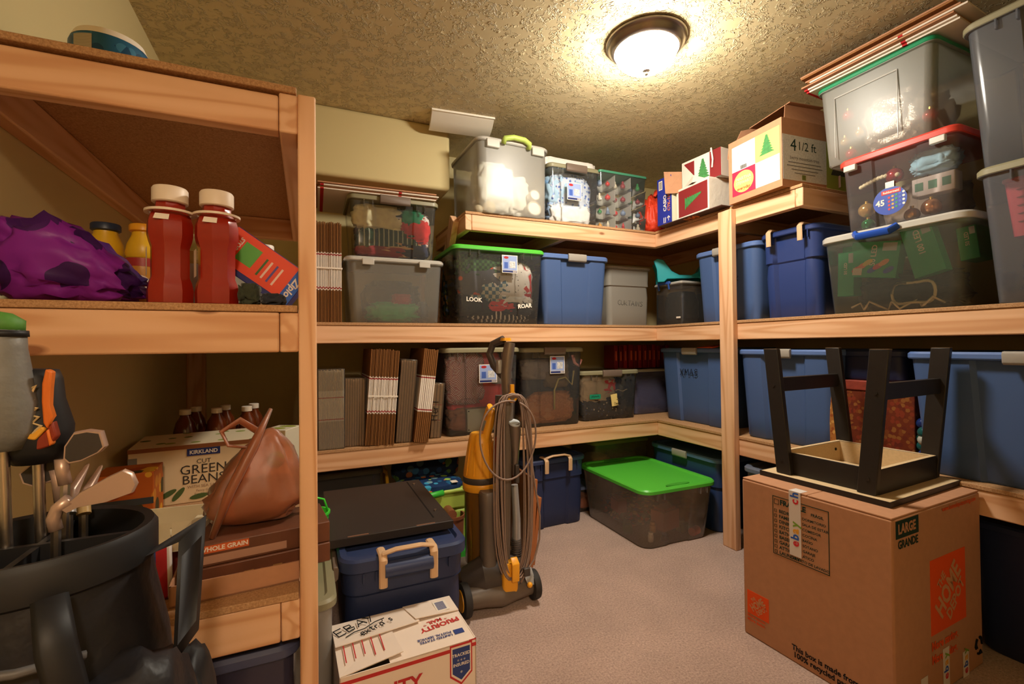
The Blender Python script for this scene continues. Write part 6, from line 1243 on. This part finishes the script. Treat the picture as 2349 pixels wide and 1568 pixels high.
# open cardboard tray with boxed food and the bag
ct = thing('cardboard_tray', 'low open cardboard tray at the front of the lowest pantry shelf', 'tray', (-.150, 1.328, ZPL), 4); w_, d_, h_ = .25, .25, .045
M().box(-w_/2, w_/2, -d_/2, d_/2, 0, .004).build('tray_floor', KRAFT, ct); 
for q in ((-w_/2, w_/2, -d_/2, -d_/2+.004, .0, h_), (-w_/2, w_/2, d_/2-.004, d_/2, 0, h_), (-w_/2, -w_/2+.004, -d_/2, d_/2, 0, h_)): M().box(*q).build('tray_wall', KRAFT, ct)
CHO = mat('cracker_brown', (96,58,40), .4, vary=(20, .2)); FILM = clear('bag_film', (196,150,120), a=.22, rough=.15, tint=(240,210,186))
def food(label, loc, rz, w_, d_, h_, words=None):
    t = thing('cracker_carton', label, 'carton', loc, rz); M().box(-w_/2, w_/2, -d_/2, d_/2, 0, h_).build('carton', CHO, t, bevel=.002)
    if words: M().box(-w_/2+.02, -w_/2+.12, -d_/2-.0008, -d_/2, h_-.020, h_-.003).build('orange_band', mat('band_orange', (206,96,46), .5), t); text(words, .014, WHITE, t, (-w_/2+.07, -d_/2-.0012, h_-.0115), (1,0,0), (0,0,1), bold=.03); M().box(-w_/2+.01, w_/2-.10, -d_/2-.0008, -d_/2, .006, .024).build('pale_panel', mat('panel_pale', (170,130,110), .4), t)
    else: 
        for k in range(3): M().box(-w_/2+.05+k*.06, -w_/2+.07+k*.06, -d_/2-.0008, -d_/2, .012, .022).build('printed_mark', mat('mark_gold', (150,110,60), .4), t)
    return t
food('lower brown cracker carton in the cardboard tray', (-.105, 1.345, ZPL+.0045), 7, .30, .17, .046); food('upper brown cracker carton lettered WHOLE GRAIN under the bag', (-.105, 1.35, ZPL+.051), 7, .30, .165, .050, 'WHOLE GRAIN')
# thin brown carrier bag standing on the cartons
bg = thing('carrier_bag', 'translucent brown plastic carrier bag with knotted handles', 'bag', (-.115, 1.375, ZPL+.102), 5)
BGM = clear('brown_film', (216,140,96), a=.55, rough=.42, tint=(236,170,124))
out = []; vs, fs = ICO[4]
for q in vs:
    s_ = [math.copysign(abs(a_)**.75, a_) for a_ in q]; t_ = (s_[2]+1)/2; n1 = noise.noise(Vector((q[0]*2.5, q[1]*2.5, q[2]*.9))+Vector((4, 8, 2))); ph_ = math.atan2(q[1], q[0]); k = 1-.30*abs(n1)*1.5-.13*abs(math.sin(4.5*ph_+3*n1))*(.3+.7*t_)-.06*abs(noise.noise(Vector(q)*7))
    ta = 1-.75*t_**1.3
    out.append((s_[0]*.165*k*ta+.04*t_-.01, s_[1]*.088*k*ta, t_*.235))
me = bpy.data.meshes.new('bag_body'); me.from_pydata(out, [], fs); link_mesh('bag_body', me, BGM, bg, 'all')
M().tube([(-.095, -.075, .0), (-.06, -.066, .10), (-.01, -.04, .20), (.03, -.01, .285)], [.012, .020, .020, .008], 8, flat=.6).build('bag_handle', BGM, bg, 'all'); M().tube([(-.02, -.01, .19), (-.065, -.01, .20), (-.08, 0, .235), (-.04, .0, .26), (.01, 0, .22)], .009, 8, flat=.4).build('bag_handle', BGM, bg, 'all'); M().tube([(.03, 0, .16), (.07, .0, .14), (.10, .0, .08), (.105, 0, .01)], [.008, .012, .014, .01], 8, flat=.4).build('bag_fold', BGM, bg, 'all')
cloth('reddish fruit bundle inside the brown carrier bag', fab('rust', (120,72,48)), (-.095, 1.375, ZPL+.108), (.075, .05, .05), 231, cat='fruit', name='fruit_bundle', amp=.15)
gp = M().ball((0, 0, .022), .022, 10).build('green_lid_jar', mat('bright_green'), None, 'all'); gp.location = (-.075, 1.40, ZPL+.225); tag(gp, 'bright green round cap showing behind the carrier bag handles', 'cap')
# ---------------------------------------------------------------- golf bag and clubs
gb_ = thing('golf_bag', 'black golf bag with pockets standing in front of the pantry shelves', 'golf bag', (-.325, .82, 0))
GBK = mat('golf_black', (27,26,30), .5, .35, bump=(18, .25, .02)); GBD = mat('golf_dark', (19,19,22), .55)
NP = 40
def gring(z, rx, ry, sd, dx=0, dy=0, wob=.0):
    return [(dx+rx*math.cos(a_)*(1+wob*noise.noise(Vector((math.cos(a_)*2, math.sin(a_)*2, z*3+sd)))), dy+ry*math.sin(a_)*(1+wob*noise.noise(Vector((math.cos(a_)*2+5, math.sin(a_)*2, z*3+sd)))), z) for a_ in [i*2*math.pi/NP for i in range(NP)]]
M().loft([gring(.002, .12, .11, 1), gring(.02, .13, .12, 1), gring(.30, .135, .125, 1, .01, -.01, .08), gring(.55, .138, .128, 1, .012, -.012, .12), gring(.72, .132, .122, 1, .008, -.006, .10), gring(.80, .124, .115, 1, 0, 0, .05), gring(.835, .120, .112, 1)], True, False).build('body', GBK, gb_, 'all')
M().loft([gring(.83, .121, .113, 1), gring(.835, .128, .120, 1), gring(.872, .128, .120, 1), gring(.880, .123, .115, 1), gring(.878, .112, .104, 1), gring(.80, .108, .10, 1)], False, False).build('rim', GBD, gb_, True)
M().box(-.11, .11, -.004, .004, .80, .868).build('divider', GBD, gb_); M().box(-.004, .004, -.10, .10, .80, .866).build('divider', GBD, gb_)
def pocket(nm, c_, hf, sd, m_):
    out = []
    for q in vs:
        s_ = [math.copysign(abs(a_)**.6, a_) for a_ in q]; k = 1-.16*abs(noise.noise(Vector(q)*2.2+Vector((sd, 1, 3)))); out.append((c_[0]+s_[0]*hf[0]*k, c_[1]+s_[1]*hf[1]*k, c_[2]+s_[2]*hf[2]*k))
    me = bpy.data.meshes.new(nm); me.from_pydata(out, [], fs); return link_mesh(nm, me, m_, gb_, 'all')
pk1 = pocket('side_pocket', (.105, -.075, .42), (.095, .085, .33), 3, GBK); pk2 = pocket('front_pocket', (-.02, -.125, .38), (.11, .055, .34), 6, GBK); pocket('back_pocket', (.15, .03, .40), (.05, .06, .28), 9, GBD)
M().tube([(-.10, -.118, .80), (-.04, -.15, .79), (.04, -.148, .78), (.09, -.12, .77)], .005, 6).build('zip', mat('zip_grey', (90,88,88), .5), gb_, 'all'); M().tube([(.06, -.125, .845), (.075, -.15, .80), (.09, -.15, .72), (.10, -.13, .68)], [.016, .018, .018, .012], 8, flat=.35).build('strap', GBD, gb_, 'all'); M().ball((-.03, -.125, .852), .006, 8).build('rivet', STEEL, gb_, 'all')
M().loft([[(.10, -.02, .83), (.125, .01, .83), (.125, .012, .83), (.10, -.016, .83)], [(.165, -.05, .86), (.185, .02, .87), (.185, .024, .87), (.165, -.046, .86)], [(.16, -.06, .70), (.175, .02, .70), (.175, .024, .70), (.16, -.056, .70)]]).build('flap', GBD, gb_, 'all')
IR = mat('iron_chrome', (186,158,142), .35, .5, .45); IRD = mat('iron_face', (58,52,48), .5, .5, .3)
def club(label, base, poly, th, shaft_to, face=None, nd=(0, 1, 0), name='golf_iron'):
    """iron: outline of the head at its own distance, real thickness, hosel and shaft down into the bag"""
    t = thing(name, label, 'golf club', (0, 0, 0)); t['group'] = 'irons in the golf bag'
    P = [Vector(p) for p in poly]; n = Vector(nd)*th; c_ = sum(P, Vector())/len(P)
    m = M(); m.loft([[tuple(c_+(p-c_)*.95-n*.45) for p in P], [tuple(p-n*.2) for p in P], [tuple(p+n*.4) for p in P], [tuple(c_+(p-c_)*.9+n*.7) for p in P]]); hd = m.build('club_head', IR, t, True)
    if face: M().loft([[tuple(c_+(p-c_)*.86-n*.46) for p in P], [tuple(c_+(p-c_)*.86-n*.52) for p in P]]).build('head_face', face, hd)
    M().tube(base, [.0075]*(len(base)-1)+[.0085], 10).build('hosel', IR, t, 'all'); M().cyl(base[0], shaft_to, .0055, .0055, 8).build('shaft', STEEL, t, True)
    return t
def gp_(u, v, y): return tuple(atY(u, v, y))
YG = .80
club('copper toned iron with long blade pointing right over the bag rim', [gp_(128, 1215, YG), gp_(122, 1190, YG), gp_(132, 1165, YG), gp_(160, 1145, YG)], [gp_(*q, YG) for q in ((140, 1168), (185, 1128), (250, 1092), (285, 1076), (305, 1084), (316, 1108), (306, 1128), (245, 1150), (180, 1162), (152, 1176))], .011, (-.30, .80, .40))
club('dark faced wedge standing highest among the irons', [gp_(150, 1110, .84), gp_(143, 1080, .84), gp_(143, 1052, .84)], [gp_(*q, .84) for q in ((148, 1052), (150, 1022), (172, 990), (205, 984), (236, 988), (246, 1022), (232, 1036), (190, 1056), (160, 1062))], .014, (-.315, .83, .40), IRD)
club('shaded iron blade behind the wedge at the left', [gp_(140, 1150, .87), gp_(135, 1110, .87), gp_(128, 1075, .87)], [gp_(*q, .87) for q in ((46, 1085), (75, 1062), (110, 1045), (135, 1040), (140, 1070), (130, 1100), (80, 1115), (55, 1108))], .012, (-.325, .85, .40), IRD)
for i, (u_, y_) in enumerate(((160, .86), (195, .88))):
    t = thing('golf_iron', ['shaft with silver ferrule left of centre in the bag', 'shaft with gold ferrule right of centre in the bag'][i], 'golf club', (0, 0, 0)); t['group'] = 'irons in the golf bag'
    a_ = atY(u_, 1215, y_); b_ = atY(u_-4, 1155, y_+.02); M().cyl(tuple(b_), (a_.x, a_.y, .40), .0058, n=8).build('shaft', STEEL, t, True); M().cyl(tuple(b_), tuple(b_+(a_-b_)*.4), .0085, n=10).build('ferrule', [VS, mat('gold_ferrule', (170,140,90), .4)][i], t, True)
    M().loft([[tuple(b_+Vector(q)) for q in ((-.006, 0, 0), (.006, 0, 0), (.006, .012, 0), (-.006, .012, 0))], [tuple(b_+Vector(q)) for q in ((-.006, .01, .02), (.004, .01, .02), (.004, .07, .045), (-.006, .07, .04))]]).build('club_head', IR, t, bevel=.003)
def headcover(label, pts, rs, m_, flat, name='club_headcover'):
    t = thing(name, label, 'headcover', (0, 0, 0)); M().tube(pts, rs, 22, flat=flat).build('cover', m_, t, 'all'); return t
h1 = headcover('grey padded club headcover with green top at the left edge', [gp_(6, 1030, .83), gp_(10, 990, .83), gp_(8, 930, .83), gp_(2, 860, .83), gp_(0, 800, .83), gp_(8, 755, .83), gp_(10, 742, .83)], [.022, .030, .034, .030, .026, .022, .012], mat('cover_grey', (112,112,108), .5, bump=(25, .2, .02)), 1)
M().tube([gp_(2, 760, .83), gp_(6, 730, .83), gp_(10, 716, .83)], [.023, .022, .008], 18).build('green_top', mat('cover_green', (76,130,50), .6), h1, 'all'); M().tube([gp_(8, 772, .83), gp_(8, 758, .83)], [.0245, .024], 18).build('black_band', GBD, h1, 'all'); M().cyl(gp_(6, 1030, .83), (-.345, .83, .40), .0065).build('shaft', STEEL, h1, True)
h2 = headcover('black club headcover with orange flames and script lettering', [gp_(88, 1058, .86), gp_(88, 1030, .86), gp_(92, 980, .86), gp_(84, 920, .86), gp_(80, 870, .86), gp_(82, 846, .86)], [.026, .036, .036, .030, .029, .024], GBD, 1)
FLO = mat('flame_orange', (214,110,34), .5); FLR = mat('flame_red', (130,44,20), .5); FLYW = mat('flame_yellow', (220,160,50), .5)
def patch(nm, m_, uvs, y_): 
    a_ = [Vector(gp_(u_, v_, y_)) for u_, v_ in uvs]; n = Vector((0, .014, 0)); M().loft([[tuple(p) for p in a_], [tuple(p+n) for p in a_]]).build(nm, m_, h2, bevel=.002)
patch('orange_panel', FLO, ((103, 846), (118, 852), (114, 890), (112, 930), (120, 955), (108, 985), (98, 970), (94, 920), (95, 880)), .828); patch('flame_panel', FLYW, ((52, 995), (70, 994), (95, 978), (104, 985), (80, 1010), (58, 1008)), .824); patch('red_panel', FLR, ((56, 1010), (80, 1011), (106, 986), (120, 966), (130, 1000), (112, 1024), (80, 1034), (58, 1032)), .826); patch('orange_stripe', FLO, ((104, 988), (110, 984), (118, 1018), (112, 1024)), .822)
strokes([[(0, 0), (.006, .010), (.002, .018), (.010, .012), (.014, .004), (.020, .012), (.026, .002), (.032, .013), (.038, .003), (.044, .012), (.050, .004), (.056, .012), (.064, .002)]], mat('script_cream', (206,180,130), .5), h2, gp_(40, 888, .826), tuple(Vector(gp_(66, 978, .826))-Vector(gp_(40, 888, .826))), (1, 0, .2), .0022, 'script_lettering')
M().cyl(gp_(88, 1058, .86), (-.325, .86, .40), .0065).build('shaft', STEEL, h2, True)
